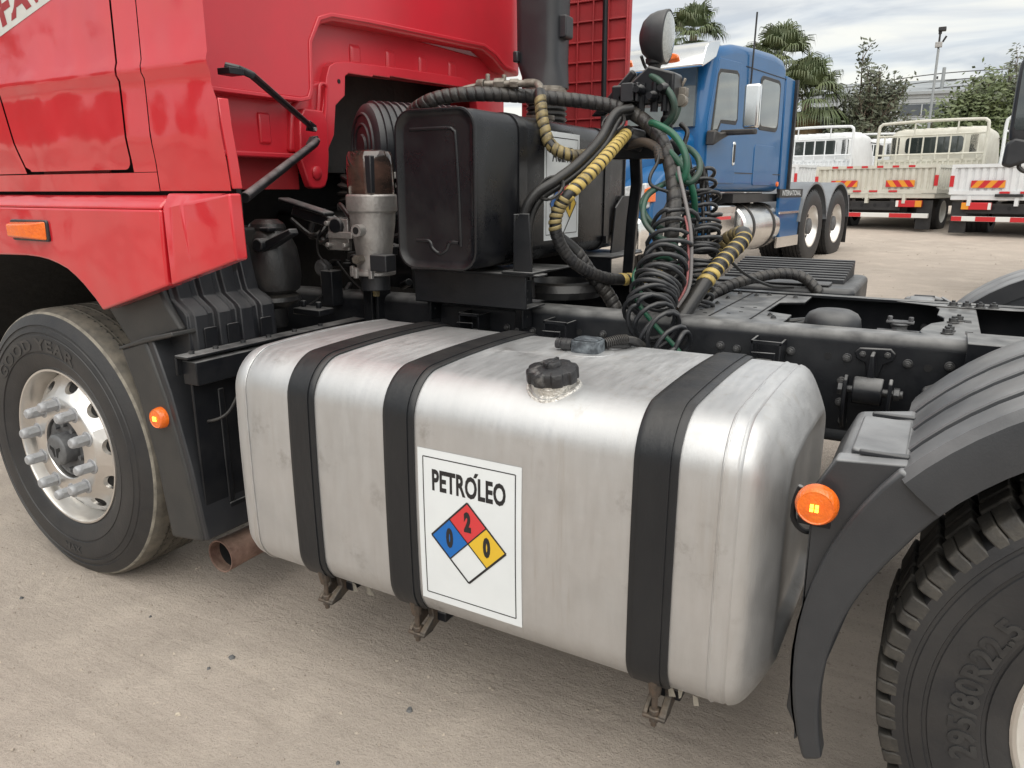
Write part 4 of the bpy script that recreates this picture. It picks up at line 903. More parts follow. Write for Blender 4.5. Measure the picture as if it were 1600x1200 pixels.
    for k, (y, z) in enumerate(((1.225, 1.992), (1.465, 2.004), (1.713, 2.014), (1.966, 2.022))):
        if r0 is None:
            r0 = G().rings([[(.434, a, b) for a, b in ((-.036, -.042), (.036, -.040), (.034, .044), (-.034, .042))], [(.447, a, b) for a, b in ((-.026, -.036), (.026, -.034), (.026, .026), (-.026, .024))]]).obj('wall_rib', 'redwall', bw, bevel=.006, seg=3); o = r0
        else: o = copyobj(r0, bw)
        o.location = (0, y, z)
    G().box(.43, .445, .655, .712, 1.60, 1.712).obj('wall_rib', 'redwall', bw, bevel=.008)
    G().box(.38, .492, .05, .822, 1.545, 1.566).obj('wall_flange', 'redwall', bw, bevel=.006)
    G().box(.05, .42, .05, .86, 1.43, 1.545).obj('cab_floor', 'redfair', bw)
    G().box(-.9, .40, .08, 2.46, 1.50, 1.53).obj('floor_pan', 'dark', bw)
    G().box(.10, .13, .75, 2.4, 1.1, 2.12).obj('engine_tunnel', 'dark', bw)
    G().box(-1.1, .43, .06, 2.48, 2.70, 2.76).obj('cab_roof', 'red', T)
    G().box(-1.1, .43, 2.42, 2.50, 1.4, 2.72).obj('cab_far_side', 'red', T)
    # struts between wall and fairing
    g = G(); g.tube([(.955, .085, 1.760), (.985, .105, 1.752), (1.000, .135, 1.740), (.56, .795, 1.672), (.545, .822, 1.660)], .011, 10); g.prism([(.80, 1.65), (.845, 1.648), (.85, 1.672), (.815, 1.69)], 'yz', .535, .549); g.box(.95, 1.0, .06, .11, 1.735, 1.752); g.obj('upper_strut', 'black', fr, bevel=.002)
    g = G(); g.tube([(.545, .845, 1.615), (.565, .812, 1.600), (.945, .12, 1.405)], .0155, 12); g.prism([(.80, 1.60), (.825, 1.588), (.862, 1.612), (.85, 1.634), (.825, 1.63)], 'yz', .530, .552); g.obj('lower_strut', 'black', fr, bevel=.002)
    for y, z in ((.832, 1.657), (.843, 1.617)): G().cyl((.545, y, z), (.560, y, z), .008, 6).obj('strut_bolt', 'cast', fr)
    # far-side fairing seen from inside, with its rib grid and support rod
    g = G(); g.prism([(.55, 1.70), (1.19, 1.74), (1.195, 2.75), (.55, 2.75)], 'xz', 2.50, 2.53); ff = g.obj('far_fairing', 'redfair', T, bevel=.006)
    g = G()
    for z in (1.80, 1.895, 1.99, 2.09, 2.19, 2.29, 2.39): g.box(.56, 1.185, 2.488, 2.501, z-.004, z+.004)
    for x in (.90, .99, 1.075, 1.18): g.box(x-.004, x+.004, 2.486, 2.5015, 1.72, 2.7)
    g.obj('fairing_ribs', 'redfair', ff, bevel=.002)
    G().cyl((1.085, 2.44, 1.66), (1.075, 2.44, 2.7), .014, 12).obj('support_rod', 'black', ff)
    # intake snorkel
    g = G()
    def sec(z, x0, x1, y0, y1, r): return [(x, y, z) for x, y in rrect(x0, x1, y0, y1, r, 5)]
    g.rings([sec(1.90, .875, 1.075, 1.90, 2.10, .09), sec(1.96, .850, 1.065, 1.91, 2.10, .07), sec(2.02, .830, 1.05, 1.92, 2.11, .05), sec(2.3, .825, 1.05, 1.92, 2.12, .05), sec(2.75, .815, 1.06, 1.92, 2.12, .05)])
    sn = g.obj('intake_snorkel', 'plastic', T, angle=50); 
    G().lathe([(.092, 1.865), (.098, 1.87), (.098, 1.888), (.092, 1.892), (.092, 1.905)], (.98, 1.98, 0), 'z', 36).obj('snorkel_clamp', 'fitting', sn)
    g = G(); [g.lathe([(.090, z), (.100, z+.008), (.100, z+.016), (.090, z+.024)], (.98, 1.98, 0), 'z', 32) for z in (1.72, 1.745, 1.77, 1.795, 1.82, 1.845)]; g.obj('snorkel_bellows', 'hose', sn)
    g = G(); g.prism(rrect(1.04, 1.085, 2.12, 2.22, .012, 4), 'xz', 1.97, 2.05); G().box(.835, .862, 1.90, 1.94, 2.02, 2.07).obj('snorkel_clip', 'plastic', sn, bevel=.006); g.obj('snorkel_bracket', 'plastic', sn, bevel=.006)
    # air cleaner: ribbed drum lying across the frame
    g = G(); pr = [(.0, -.010), (.045, -.012), (.050, -.004), (.078, -.004), (.082, -.010), (.088, -.010), (.092, -.004), (.118, -.003), (.122, -.009), (.128, -.009), (.132, -.002), (.152, .002), (.164, .012), (.168, .03)]
    y = .03
    while y < .40: pr += [(.168, y+.004), (.177, y+.006), (.177, y+.012), (.168, y+.014)]; y += .030
    pr += [(.165, .43), (.0, .44)]
    g.lathe(pr, (0, 0, 0), 'y', 56, cap=False)
    ac = g.obj('air_cleaner', 'plastic', T, angle=30); ac.location = (.665, .985, 1.595); ac.rotation_euler = (0, 0, R(-30))
    g = G(); g.box(.085, .115, .055, .12, -.16, -.14); g.box(.125, .150, .05, .11, -.125, -.10); g.obj('cleaner_latch', 'cast', ac, bevel=.002)
    G().box(.60, .80, 1.1, 1.16, 1.02, 1.42).obj('cleaner_stand', 'black', T)
    du = resample(spline([(.60, 1.06, 1.50), (.56, 1.03, 1.44), (.57, 1.04, 1.36), (.64, 1.10, 1.28)]), .004); G().tube(du, .065, 20, rfun=lambda t: .060+.008*math.sin(t*90)).obj('intake_bellows', 'hose', T)
cab()

# --- fuel filter on its post
def fuel_filter():
    c = (.893, .75, 0); g = G()
    g.lathe([(.055, 1.115), (.078, 1.118), (.078, 1.132), (.066, 1.14), (.068, 1.20), (.074, 1.25), (.082, 1.30), (.085, 1.345), (.092, 1.352), (.094, 1.365), (.094, 1.405), (.089, 1.412)], c, 'z', 40)
    g.box(.70, .80, .715, .735, 1.205, 1.322); g.box(.712, .83, .70, .725, 1.25, 1.275)
    for dx, dz in ((-.012, 1.225), (-.012, 1.305), (.07, 1.225)): g.cyl((.725+dx, .69, dz), (.725+dx, .72, dz), .010, 8)
    for a in (-60, -105, -150): g.box(c[0]+.085*math.cos(R(a))-.008, c[0]+.085*math.cos(R(a))+.008, c[1]+.085*math.sin(R(a))-.008, c[1]+.085*math.sin(R(a))+.008, 1.11, 1.15)
    ff = g.obj('fuel_filter', 'cast', T, angle=35, bevel=.003)
    G().lathe([(.086, 1.412), (.087, 1.42), (.085, 1.50), (.083, 1.545), (.076, 1.560), (.055, 1.566), (.0, 1.567)], c, 'z', 40, cap=False).obj('filter_bowl', 'bowl', ff)
    g = G(); g.box(.930, .958, .675, .70, 1.415, 1.545); g.obj('bowl_latch', 'plastic', ff, bevel=.004)
    g = G(); g.cyl((.905, .64, 1.285), (.90, .70, 1.285), .022, 14); g.obj('filter_port', 'cast', ff); G().cyl((.905, .638, 1.285), (.905, .66, 1.285), .013, 12).obj('port_bore', 'slot', ff)
    G().cyl((.890, .645, 1.18), (.890, .69, 1.18), .016, 6).obj('filter_plug', 'fitting', ff)
    g = G(); g.lathe([(.055, 1.06), (.055, 1.115)], c, 'z', 24); g.box(.945, 1.02, .66, .72, 1.14, 1.20); g.obj('filter_base', 'plastic', ff, bevel=.004); G().lathe([(.012, 1.035), (.014, 1.06)], c, 'z', 12).obj('drain_tap', 'yellowdim', ff)
    G().box(.80, .845, .78, .85, .80, 1.30).obj('filter_post', 'black', T, bevel=.004); G().box(.86, .875, .78, .86, .85, 1.18).obj('filter_post', 'black', T, bevel=.003)
fuel_filter()

# --- oil tank across the frame, its shelf and sticker
OX0, OX1, OY0, OY1, OZ0, OZ1 = 1.168, 1.475, .55, 1.80, 1.175, 1.672
def oil_tank():
    def sec(y, i, r): return [(x, y, z) for x, z in rrect(OX0+i, OX1-i, OZ0+i, OZ1-i, r, 7)]
    g = G(); R0 = .062
    st = [(OY0+.012, .145, .008), (OY0+.012, .030, .044), (OY0+.010, .020, .050), (OY0+.003, .010, .056), (OY0, .006, .060), (OY0, .001, R0), (OY0+.002, .0, R0), (OY0+.012, .0, R0), (OY0+.016, .008, .055), (OY0+.045, .003, .06), (OY0+.06, .0, R0)]
    st += [(.88, 0, R0), (.885, -.001, R0), (1.40, 0, R0), (OY1-.06, .0, R0), (OY1-.016, .008, .055), (OY1-.012, 0, R0), (OY1, .002, R0), (OY1, .05, .04)]
    g.rings([sec(*s) for s in st]); tk = g.obj('oil_tank', 'oil', T, angle=35)
    for y in (.845, 1.58):
        q = G(); o = rrect(OX0-.005, OX1+.005, OZ0-.005, OZ1+.005, R0+.004, 7); n_ = rrect(OX0-.001, OX1+.001, OZ0-.001, OZ1+.001, R0+.001, 7); n = len(o)
        v = [(x, y+d, z) for d in (-.028, .028) for x, z in o]+[(x, y+d, z) for d in (-.028, .028) for x, z in n_]
        f = []
        for i in range(n): j = (i+1) % n; f += [(i, j, n+j, n+i), (i, j, 2*n+j, 2*n+i), (n+i, n+j, 3*n+j, 3*n+i)]
        q.add(v, f); q.box(OX1+.004, OX1+.02, y-.035, y-.015, OZ0+.03, OZ0+.06); q.obj('oil_tank_band', 'oil', tk, angle=40)
    # pressed ridges on the end plate
    for pts_ in ([(1.222, 1.612), (1.36, 1.612), (1.388, 1.604), (1.396, 1.58), (1.404, 1.42), (1.408, 1.25)], [(1.235, 1.266), (1.285, 1.264), (1.298, 1.242), (1.325, 1.226), (1.352, 1.240), (1.366, 1.262), (1.40, 1.262)]):
        G().tube(spline([(x, OY0+.0145, z) for x, z in pts_], 8), .007, 8).obj('end_ridge', 'oil', tk, angle=60)
    # filler and fittings on top
    q = G(); q.lathe([(.05, OZ1-.01), (.05, OZ1+.012), (.055, OZ1+.014), (.055, OZ1+.030), (.0, OZ1+.032)], (1.33, 1.25, 0), 'z', 28); q.obj('oil_filler', 'fitting', tk)
    # sticker on the rear face: ACEITE with a hazard diamond
    y0, y1, z0, z1 = 1.005, 1.300, 1.245, 1.630; cy, cz = (y0+y1)/2, (z0+z1)/2; w, h = y1-y0, z1-z0; g = G()
    def lay(k): return lambda a, b: (OX1+.0012+.0006*k, cy+a, cz+b)
    quad_grid(g, -w/2, w/2, -h/2, h/2, 0, lay(0), 1, 1)
    iw, ih = w/2-.016, h/2-.02
    for a, b in (((-iw, -ih), (iw, -ih)), ((iw, -ih), (iw, ih)), ((iw, ih), (-iw, ih)), ((-iw, ih), (-iw, -ih))): line2d(g, a, b, .003, 1, lay(1), 2)
    v, f = text2d('ACEITE', .072, .72, .0024); decal(g, [(a, b+.112) for a, b in v], f, 1, lay(1))
    diamond(g, 0.01, -.062, .112, lay(1), lay(2), ('0', '1', '0'))
    g.obj('hazard_sticker', ['white', 'ink', 'sred', 'sblue', 'syel'], tk, smooth=False)['label'] = 'white hazard sticker on the black oil tank, half hidden by hoses'
    # shelf brackets
    g = G(); g.box(1.10, 1.56, .72, .728, 1.035, 1.155); g.box(1.10, 1.56, .72, 1.08, 1.147, 1.155); g.box(1.10, 1.56, .72, .86, 1.035, 1.042); g.box(1.10, 1.62, .70, .76, 1.150, 1.158)
    sh = g.obj('tank_shelf', 'black', T, bevel=.003)
    g = G(); g.box(1.10, 1.56, 1.45, 1.82, 1.147, 1.158); g.box(1.10, 1.56, 1.452, 1.46, 1.035, 1.155); g.obj('tank_shelf', 'black', T, bevel=.003)
    for x0, x1 in ((1.455, 1.520), (1.07, 1.13)):
        g = G(); g.box(x0, x1, .832, .842, .90, 1.125); g.box(x1-.008, x1, .775, .842, .96, 1.125); g.obj('shelf_upright', 'black', sh, bevel=.003)
        for z in (1.0, 1.03, 1.06, 1.09): G().cyl((x1, .80, z), (x1+.003, .80, z), .004, 6).obj('weld_spot', 'bolt', sh)
    g = G(); g.prism([(1.525, 1.16), (1.528, 1.325), (1.545, 1.352), (1.580, 1.352), (1.592, 1.16)], 'xz', .70, .708); g.prism([(.70, 1.16), (.70, 1.35), (.74, 1.35), (.80, 1.16)], 'yz', 1.522, 1.530); g.box(1.482, 1.60, .69, .82, 1.158, 1.166); g.obj('tank_stop', 'black', sh, bevel=.002)
    g = G(); g.prism([(1.62, 1.155), (1.66, 1.35), (1.74, 1.40), (1.84, 1.40), (1.84, 1.155)], 'yz', 1.482, 1.49); g.box(1.48, 1.54, 1.70, 1.86, 1.15, 1.16); g.obj('tank_stop', 'black', sh, bevel=.002)
    # round tyre-like hose coil on the frame
    G().lathe([(.115, 1.04), (.15, 1.045), (.16, 1.07), (.15, 1.095), (.115, 1.10), (.105, 1.07)], (1.52, 1.06, 0), 'z', 40, cap=False).obj('rubber_ring', 'hose', T)
oil_tank()

# --- hose mast and work lamp
def mast():
    g = G(); g.tube([(1.66, 1.42, 1.56), (1.640, 1.50, 1.45), (1.615, 1.53, 1.30), (1.60, 1.54, 1.05)], .030, 4); g.prism([(1.64, 1.72), (1.84, 1.73), (1.84, 1.83), (1.74, 1.86), (1.62, 1.76)], 'xz', 1.30, 1.40); g.box(1.60, 1.70, 1.30, 1.36, 1.70, 1.80)
    g.prism([(1.50, 1.70), (1.56, 1.70), (1.68, 1.84), (1.66, 1.86)], 'xz', 1.34, 1.37)
    m = g.obj('hose_mast', 'black', T, bevel=.008)
    g = G()
    for x in (1.72, 1.77, 1.81): g.lathe([(.018, 0), (.020, -.02), (.014, -.03), (.012, -.06), (.0, -.06)], (x, 1.30, 1.775 if x != 1.77 else 1.75), 'y', 14); g.cyl((x, 1.30, 1.70), (x+.002, 1.30, 1.80), .014, 10)
    g.obj('mast_couplings', 'black', m)
    g = G(); g.prism(rrect(1.655, 1.705, 1.735, 1.80, .008, 3), 'xz', 1.255, 1.31); g.box(1.71, 1.72, 1.26, 1.31, 1.735, 1.80); g.obj('coupling_socket', 'plastic', m, bevel=.003)
    g = G(); g.lathe([(.022, 0), (.024, .05), (.016, .06), (.014, .12)], (1.80, 1.36, 1.63), 'z', 14); g.cyl((1.83, 1.32, 1.60), (1.87, 1.34, 1.56), .026, 12); g.cyl((1.60, 1.28, 1.63), (1.72, 1.34, 1.60), .04, 14); g.box(1.58, 1.76, 1.36, 1.42, 1.54, 1.66); g.obj('mast_junction', 'fitting' if False else 'black', m, bevel=.006)
    g = G(); g.cyl((1.79, 1.40, 1.70), (1.85, 1.40, 1.82), .006, 8); g.box(1.835, 1.865, 1.36, 1.40, 1.755, 1.785); g.cyl((1.85, 1.35, 1.74), (1.85, 1.38, 1.74), .022, 14); g.obj('small_valve', 'fitting', m, bevel=.002)
    # lamp: bowl facing the rear, slightly towards the camera
    g = G(); g.lathe([(.0, -.072), (.03, -.070), (.058, -.058), (.078, -.036), (.088, -.010), (.091, .012), (.093, .020), (.093, .030), (.088, .033)], (0, 0, 0), 'x', 44, cap=False)
    lp = g.obj('work_lamp', 'plastic', T, angle=30); lp.location = (1.745, 1.40, 1.968); lp.rotation_euler = (0, R(3), R(5))
    g = G(); g.lathe([(.088, .030), (.075, .037), (.04, .043), (.0, .045)], (0, 0, 0), 'x', 40, cap=False); ln = g.obj('lamp_glass', 'lens', lp)
    G().lathe([(.020, -.11), (.024, -.09), (.034, -.085), (.036, -.07)], (-.01, 0, -.005), 'z', 20).obj('lamp_neck', 'plastic', lp)
    G().tube(spline([(-.05, -.05, -.07), (-.04, -.03, -.10), (-.02, -.02, -.13), (.0, 0, -.16)]), .006, 8).obj('lamp_cable', 'hose', lp)
mast()

# --- hoses
def hose(name, pts, r, m, bands=None, parent=None, n=8, seg=12):
    o = G().tube(resample(spline(pts, n), .010), r, seg).obj(name, m, parent or T, angle=60)
    if bands:
        for t0, t1, pitch, width, bm in bands:
            spiral(o, pts, r, t0, t1, pitch, width, bm)
    return o
def spiral(parent, pts, r, t0, t1, pitch, width, m, h=None):
    h = (.0014 if m == 'wrap' else .0026) if h is None else h
    fr = frames(resample(spline(pts, 12), .0015)); N_ = len(fr); a, b = int(t0*(N_-1)), int(t1*(N_-1)); step = .0015; rows = []
    for i in range(a, b, 1):
        p, t, u, w = fr[i]; ph = 2*math.pi*(i*step)/pitch; d = u*math.cos(ph)+w*math.sin(ph)
        rows.append([p+d*(r-.002)-t*width/2, p+d*(r+h*.7)-t*width*.46, p+d*(r+h)-t*width*.2, p+d*(r+h)+t*width*.2, p+d*(r+h*.7)+t*width*.46, p+d*(r-.002)+t*width/2])
    G().rings(rows, closed=False, cap=False).obj('spiral_guard', m, parent, angle=70)
def coil(name, pts, rads, turns, r, m, ph0=0, parent=None):
    path = resample(spline(pts, 10), .004); fr = frames(path); n = len(fr); N_ = turns*26; out = []
    for i in range(N_+1):
        t = i/N_; k = t*(n-1); j = min(int(k), n-2); q = k-j; p = fr[j][0].lerp(fr[j+1][0], q); u = fr[j][2]; w = fr[j][3]
        R_ = rads[0]+(rads[1]-rads[0])*t; R_ *= 1+.08*math.sin(t*37+ph0)+.06*math.sin(t*91+2*ph0)
        a = ph0+2*math.pi*(turns*t+.22*math.sin(t*23+ph0)); tl = .16*R_*math.cos(a+1.3*math.sin(t*29)); out.append(p+(u*math.cos(a)+w*math.sin(a))*R_+fr[j][1]*tl+u*.006*math.sin(t*41))
    return G().tube(out, r, 8).obj(name, m, parent or T, angle=60)
H1 = [(.86, 1.06, 1.64), (.902, .99, 1.70), (1.009, .932, 1.735), (1.102, .956, 1.759), (1.234, 1.01, 1.763), (1.414, 1.17, 1.755), (1.582, 1.285, 1.733), (1.71, 1.29, 1.688), (1.812, 1.25, 1.608), (1.875, 1.204, 1.505), (1.912, 1.145, 1.396), (1.926, 1.097, 1.29), (1.92, 1.108, 1.179), (1.93, 1.13, 1.05)]
hose('wrapped_air_line', H1, .0245, 'hose', [(0, .56, .030, .0285, 'wrap'), (.56, 1, .044, .0425, 'wrap')])
H2 = [(1.431, 1.05, 1.762), (1.451, 1.02, 1.729), (1.477, .994, 1.646), (1.511, .993, 1.575), (1.579, 1.022, 1.542), (1.633, 1.139, 1.552)]
hose('yellow_banded_line', H2, .0195, 'hose', [(.08, .5, .028, .025, 'yellowdim'), (.5, 1, .022, .020, 'yellowdim')])
H3 = [(1.686, 1.27, 1.636), (1.694, 1.093, 1.559), (1.679, .967, 1.486), (1.645, .879, 1.419), (1.604, .862, 1.361), (1.595, .862, 1.297), (1.609, .896, 1.227), (1.647, .948, 1.167), (1.706, 1.039, 1.121), (1.765, 1.141, 1.109), (1.811, 1.216, 1.114), (1.87, 1.30, 1.12)]
hose('yellow_banded_line', H3, .0205, 'hose', [(.02, .40, .029, .0215, 'yellow'), (.40, .50, .020, .014, 'yellowdim'), (.50, .78, .016, .014, 'wrap'), (.80, .97, .030, .020, 'yellow')])
H4 = [(1.70, 1.26, 1.70), (1.661, 1.20, 1.679), (1.654, 1.08, 1.582), (1.631, .95, 1.499), (1.586, .862, 1.440), (1.536, .82, 1.398), (1.505, .80, 1.325), (1.498, .80, 1.206), (1.50, .82, 1.06)]
for k, (dx, dy, dz, r) in enumerate(((0, 0, .012, .017), (-.02, .012, -.014, .014), (.012, .03, .002, .013), (-.012, .035, .02, .012))):
    hose('bundled_hose', [(x+dx, y+dy*1.0, z+dz*(1 if z > 1.3 else .2)) for x, y, z in H4], r, 'hose')
# cable ties
for p, s in (((1.575, .852, 1.432), .05), ((1.655, 1.19, 1.66), .045)):
    G().tube([(p[0]+s*.9*math.cos(t), p[1]+s*.6*math.sin(t)+.01, p[2]+s*.75*math.sin(t)) for t in [2*math.pi*i/20 for i in range(21)]], .006, 6).obj('hose_tie', 'hose', T)
H5 = [(2.00, .85, .95), (2.014, .929, 1.0), (2.039, 1.025, 1.074), (2.063, 1.119, 1.141), (2.09, 1.211, 1.196), (2.117, 1.30, 1.245), (2.111, 1.364, 1.269), (2.066, 1.431, 1.262), (2.006, 1.469, 1.227), (1.963, 1.492, 1.187)]
hose('thick_jumper_hose', H5, .0265, 'hose', [(.33, .42, .034, .02, 'yellow'), (.42, .70, .034, .024, 'wrap'), (.43, .70, .034, .008, 'yellow'), (.78, .98, .034, .026, 'yellowdim')])
H6 = [(1.951, 1.427, .994), (2.006, 1.535, 1.047), (2.09, 1.651, 1.078), (2.18, 1.765, 1.092), (2.262, 1.806, 1.076), (2.329, 1.80, 1.02)]
hose('chassis_loom', H6, .021, 'hose', [(0, 1, .03, .027, 'wrap')])
hose('drooping_loom', [(1.56, .96, 1.26), (1.606, 1.008, 1.208), (1.657, 1.037, 1.128), (1.708, 1.069, 1.058), (1.753, 1.074, .98)], .0245, 'hose', [(.2, 1, .026, .024, 'wrap')])
coil('coiled_air_hose', [(1.921, 1.38, 1.486), (1.945, 1.337, 1.417), (1.970, 1.297, 1.316)], (.060, .062), 6, .0072, 'coil')
coil('coiled_air_hose', [(1.970, 1.297, 1.316), (1.985, 1.255, 1.228), (1.992, 1.209, 1.14), (1.997, 1.171, 1.07), (2.003, 1.133, 1.01)], (.062, .060), 17, .0072, 'coil')
coil('coiled_air_hose', [(1.935, 1.105, 1.32), (1.943, 1.02, 1.235), (1.950, .975, 1.175)], (.070, .074), 5, .0074, 'coil', ph0=1)
coil('coiled_air_hose', [(1.945, .985, 1.195), (1.950, .937, 1.143), (1.943, .881, 1.096), (1.953, .826, 1.052)], (.070, .076), 10, .0074, 'coil', ph0=2)
coil('coiled_air_hose', [(1.953, .826, 1.052), (1.997, .768, 1.013), (2.053, .729, .974), (2.096, .708, .941)], (.076, .055), 6, .0074, 'coil', ph0=.6)
for pts in ([(1.734, 1.318, 1.834), (1.792, 1.293, 1.799), (1.842, 1.281, 1.744), (1.847, 1.293, 1.695), (1.813, 1.309, 1.654), (1.757, 1.332, 1.64)],
            [(1.777, 1.39, 1.833), (1.823, 1.376, 1.78), (1.839, 1.368, 1.724), (1.819, 1.364, 1.669), (1.767, 1.374, 1.642)]):
    hose('green_air_hose', pts, .0125, 'greendark')
hose('green_air_hose', [(1.79, 1.22, 1.655), (1.823, 1.193, 1.646), (1.889, 1.172, 1.61), (1.933, 1.157, 1.556), (1.95, 1.15, 1.499), (1.935, 1.153, 1.456), (1.903, 1.191, 1.487), (1.90, 1.252, 1.537)], .0125, 'green')
hose('green_air_hose', [(1.87, 1.33, 1.58), (1.918, 1.294, 1.562), (1.958, 1.259, 1.527), (1.97, 1.228, 1.483), (1.947, 1.205, 1.45), (1.912, 1.213, 1.464), (1.90, 1.24, 1.50)], .0115, 'greendark')
hose('green_air_hose', [(1.844, 1.265, 1.451), (1.815, 1.167, 1.418), (1.811, 1.103, 1.37), (1.855, 1.087, 1.315), (1.894, 1.126, 1.288), (1.926, 1.16, 1.261), (1.959, 1.264, 1.226)], .0105, 'greendark')
hose('green_air_hose', [(1.944, 1.119, 1.169), (1.922, 1.056, 1.201), (1.885, .998, 1.198), (1.856, .946, 1.158), (1.869, .916, 1.113), (1.909, .905, 1.08)], .0085, 'green')
hose('green_air_hose', [(1.88, .87, 1.10), (1.911, .852, 1.06), (1.992, .792, 1.005), (2.063, .749, .963), (2.107, .717, .932)], .0075, 'green')
hose('green_air_hose', [(1.80, 1.30, 1.60), (1.86, 1.22, 1.56), (1.92, 1.20, 1.50), (1.955, 1.22, 1.42), (1.95, 1.26, 1.34), (1.90, 1.28, 1.30), (1.87, 1.24, 1.33)], .0115, 'green')
hose('green_air_hose', [(1.86, 1.16, 1.44), (1.835, 1.08, 1.40), (1.85, 1.02, 1.33), (1.90, 1.0, 1.28), (1.95, 1.03, 1.25), (1.99, 1.08, 1.20)], .0095, 'greendark')
hose('flat_cable', [(1.935, 1.10, 1.50), (1.945, 1.091, 1.47), (1.985, 1.05, 1.377), (2.012, 1.028, 1.295), (2.027, 1.006, 1.193), (2.03, .983, 1.111), (2.005, .95, 1.049)], .0062, 'cable')
hose('flat_cable', [(1.985, 1.045, 1.34), (2.003, 1.026, 1.295), (2.018, 1.002, 1.193), (2.020, .978, 1.111), (1.995, .945, 1.046)], .0042, 'cablered')
hose('thin_cable', [(1.834, 1.195, 1.553), (1.839, 1.163, 1.516), (1.831, 1.121, 1.472), (1.839, 1.116, 1.44), (1.894, 1.141, 1.418)], .0062, 'hose')
hose('thin_cable', [(1.90, 1.30, 1.57), (1.93, 1.30, 1.55), (1.955, 1.33, 1.50), (1.96, 1.33, 1.40)], .0075, 'wrap')
hose('thin_cable', [(1.85, 1.37, 1.66), (1.88, 1.36, 1.63), (1.875, 1.35, 1.58), (1.90, 1.34, 1.52), (1.91, 1.36, 1.42)], .009, 'hose')
for dx in (-.015, .01, .03): hose('thin_cable', [(1.925+dx, 1.36, 1.50), (1.945+dx, 1.335, 1.41), (1.968+dx, 1.297, 1.31), (1.98+dx, 1.25, 1.22)], .007, 'hose')
hose('brown_hose', [(1.663, 1.321, 1.586), (1.751, 1.255, 1.593), (1.817, 1.214, 1.568), (1.839, 1.189, 1.523)], .0165, 'brownhose', [(.75, 1, .010, .007, 'wrap')])
hose('chassis_strap', [(2.06, 1.30, 1.20), (2.10, 1.45, 1.12), (2.17, 1.60, 1.06), (2.24, 1.72, 1.045)], .006, 'hose')
# brass fittings on top of the oil tank
g = G(); g.cyl((1.185, 1.03, 1.800), (1.215, 1.03, 1.800), .019, 12); g.cyl((1.215, 1.03, 1.800), (1.40, 1.07, 1.795), .013, 12); g.cyl((1.25, 1.04, 1.80), (1.29, 1.05, 1.80), .020, 6); g.cyl((1.31, 1.05, 1.797), (1.34, 1.06, 1.797), .018, 6); g.cyl((1.225, 1.035, 1.79), (1.225, 1.035, 1.835), .009, 8); g.cyl((1.285, 1.05, 1.79), (1.285, 1.05, 1.83), .009, 8)
g.tube(spline([(1.36, 1.065, 1.797), (1.40, 1.075, 1.796), (1.428, 1.06, 1.778), (1.436, 1.045, 1.755)]), .015, 12); g.obj('hydraulic_fitting', 'fitting', T, bevel=.002)
g = G(); g.tube(spline([(.97, 1.0, 1.70), (1.03, 1.0, 1.745), (1.12, 1.01, 1.785), (1.19, 1.03, 1.80)]), .008, 8); g.obj('hydraulic_pipe', 'fitting', T)

# --- engine bay clutter under the cab
def bay():
    rnd = random.Random(5)
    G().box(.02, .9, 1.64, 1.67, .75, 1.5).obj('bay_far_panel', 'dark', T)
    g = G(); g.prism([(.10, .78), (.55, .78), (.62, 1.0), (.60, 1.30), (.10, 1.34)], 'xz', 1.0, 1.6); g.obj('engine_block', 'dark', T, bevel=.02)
    g = G()
    for k in range(26):
        x, y, z = rnd.uniform(.5, .85), rnd.uniform(.88, 1.1), rnd.uniform(1.02, 1.36); s = rnd.uniform(.012, .035)
        if k % 2: g.cyl((x, y, z), (x+rnd.uniform(-.08, .08), y-rnd.uniform(.02, .06), z+rnd.uniform(-.03, .03)), s*.7, 10)
        else: g.box(x, x+s*1.6, y-s, y, z, z+s)
    g.obj('bay_fittings', 'black', T, bevel=.003)['kind'] = 'stuff'
    g = G(); g.prism([(.50, 1.33), (.52, 1.37), (.76, 1.315), (.76, 1.275)], 'xz', .72, .76); g.cyl((.75, .70, 1.295), (.75, .78, 1.295), .032, 14); g.prism([(.46, 1.40), (.70, 1.345), (.70, 1.33), (.46, 1.385)], 'xz', .70, .76); g.obj('cab_lock_arm', 'black', T, bevel=.006)
    g = G(); g.box(.52, .68, .44, .48, 1.285, 1.30); g.prism([(.64, 1.24), (.80, 1.30), (.81, 1.28), (.66, 1.21)], 'xz', .42, .46); g.cyl((.66, .40, 1.24), (.66, .48, 1.24), .024, 12); g.prism([(.55, 1.22), (.62, 1.24), (.62, 1.16), (.57, 1.15)], 'xz', .42, .46); g.obj('spring_bracket', 'black', T, bevel=.005)
    g = G(); g.box(.40, .62, .30, .52, 1.02, 1.30); g.obj('cab_mount_box', 'dark', T, bevel=.01)
    for pts in ([(.62, .78, 1.30), (.60, .76, 1.24), (.61, .75, 1.18), (.65, .75, 1.14), (.655, .76, 1.08), (.62, .74, 1.02), (.58, .70, .98)], [(.66, .80, 1.15), (.72, .80, 1.09), (.78, .82, 1.03)], [(.68, .88, 1.24), (.76, .86, 1.25), (.84, .84, 1.24)]): G().tube(spline(pts), .004 if pts[0][2] != 1.24 else .012, 8).obj('bay_cable', 'hose', T)
    g = G(); g.box(.62, .68, .74, .80, .98, 1.12); g.box(.58, .72, .62, .70, .96, .985); g.cyl((.60, .66, .985), (.60, .66, 1.01), .012, 8); g.cyl((.68, .66, .985), (.68, .66, 1.01), .012, 8); g.obj('mount_bracket', 'black', T, bevel=.004)
bay()
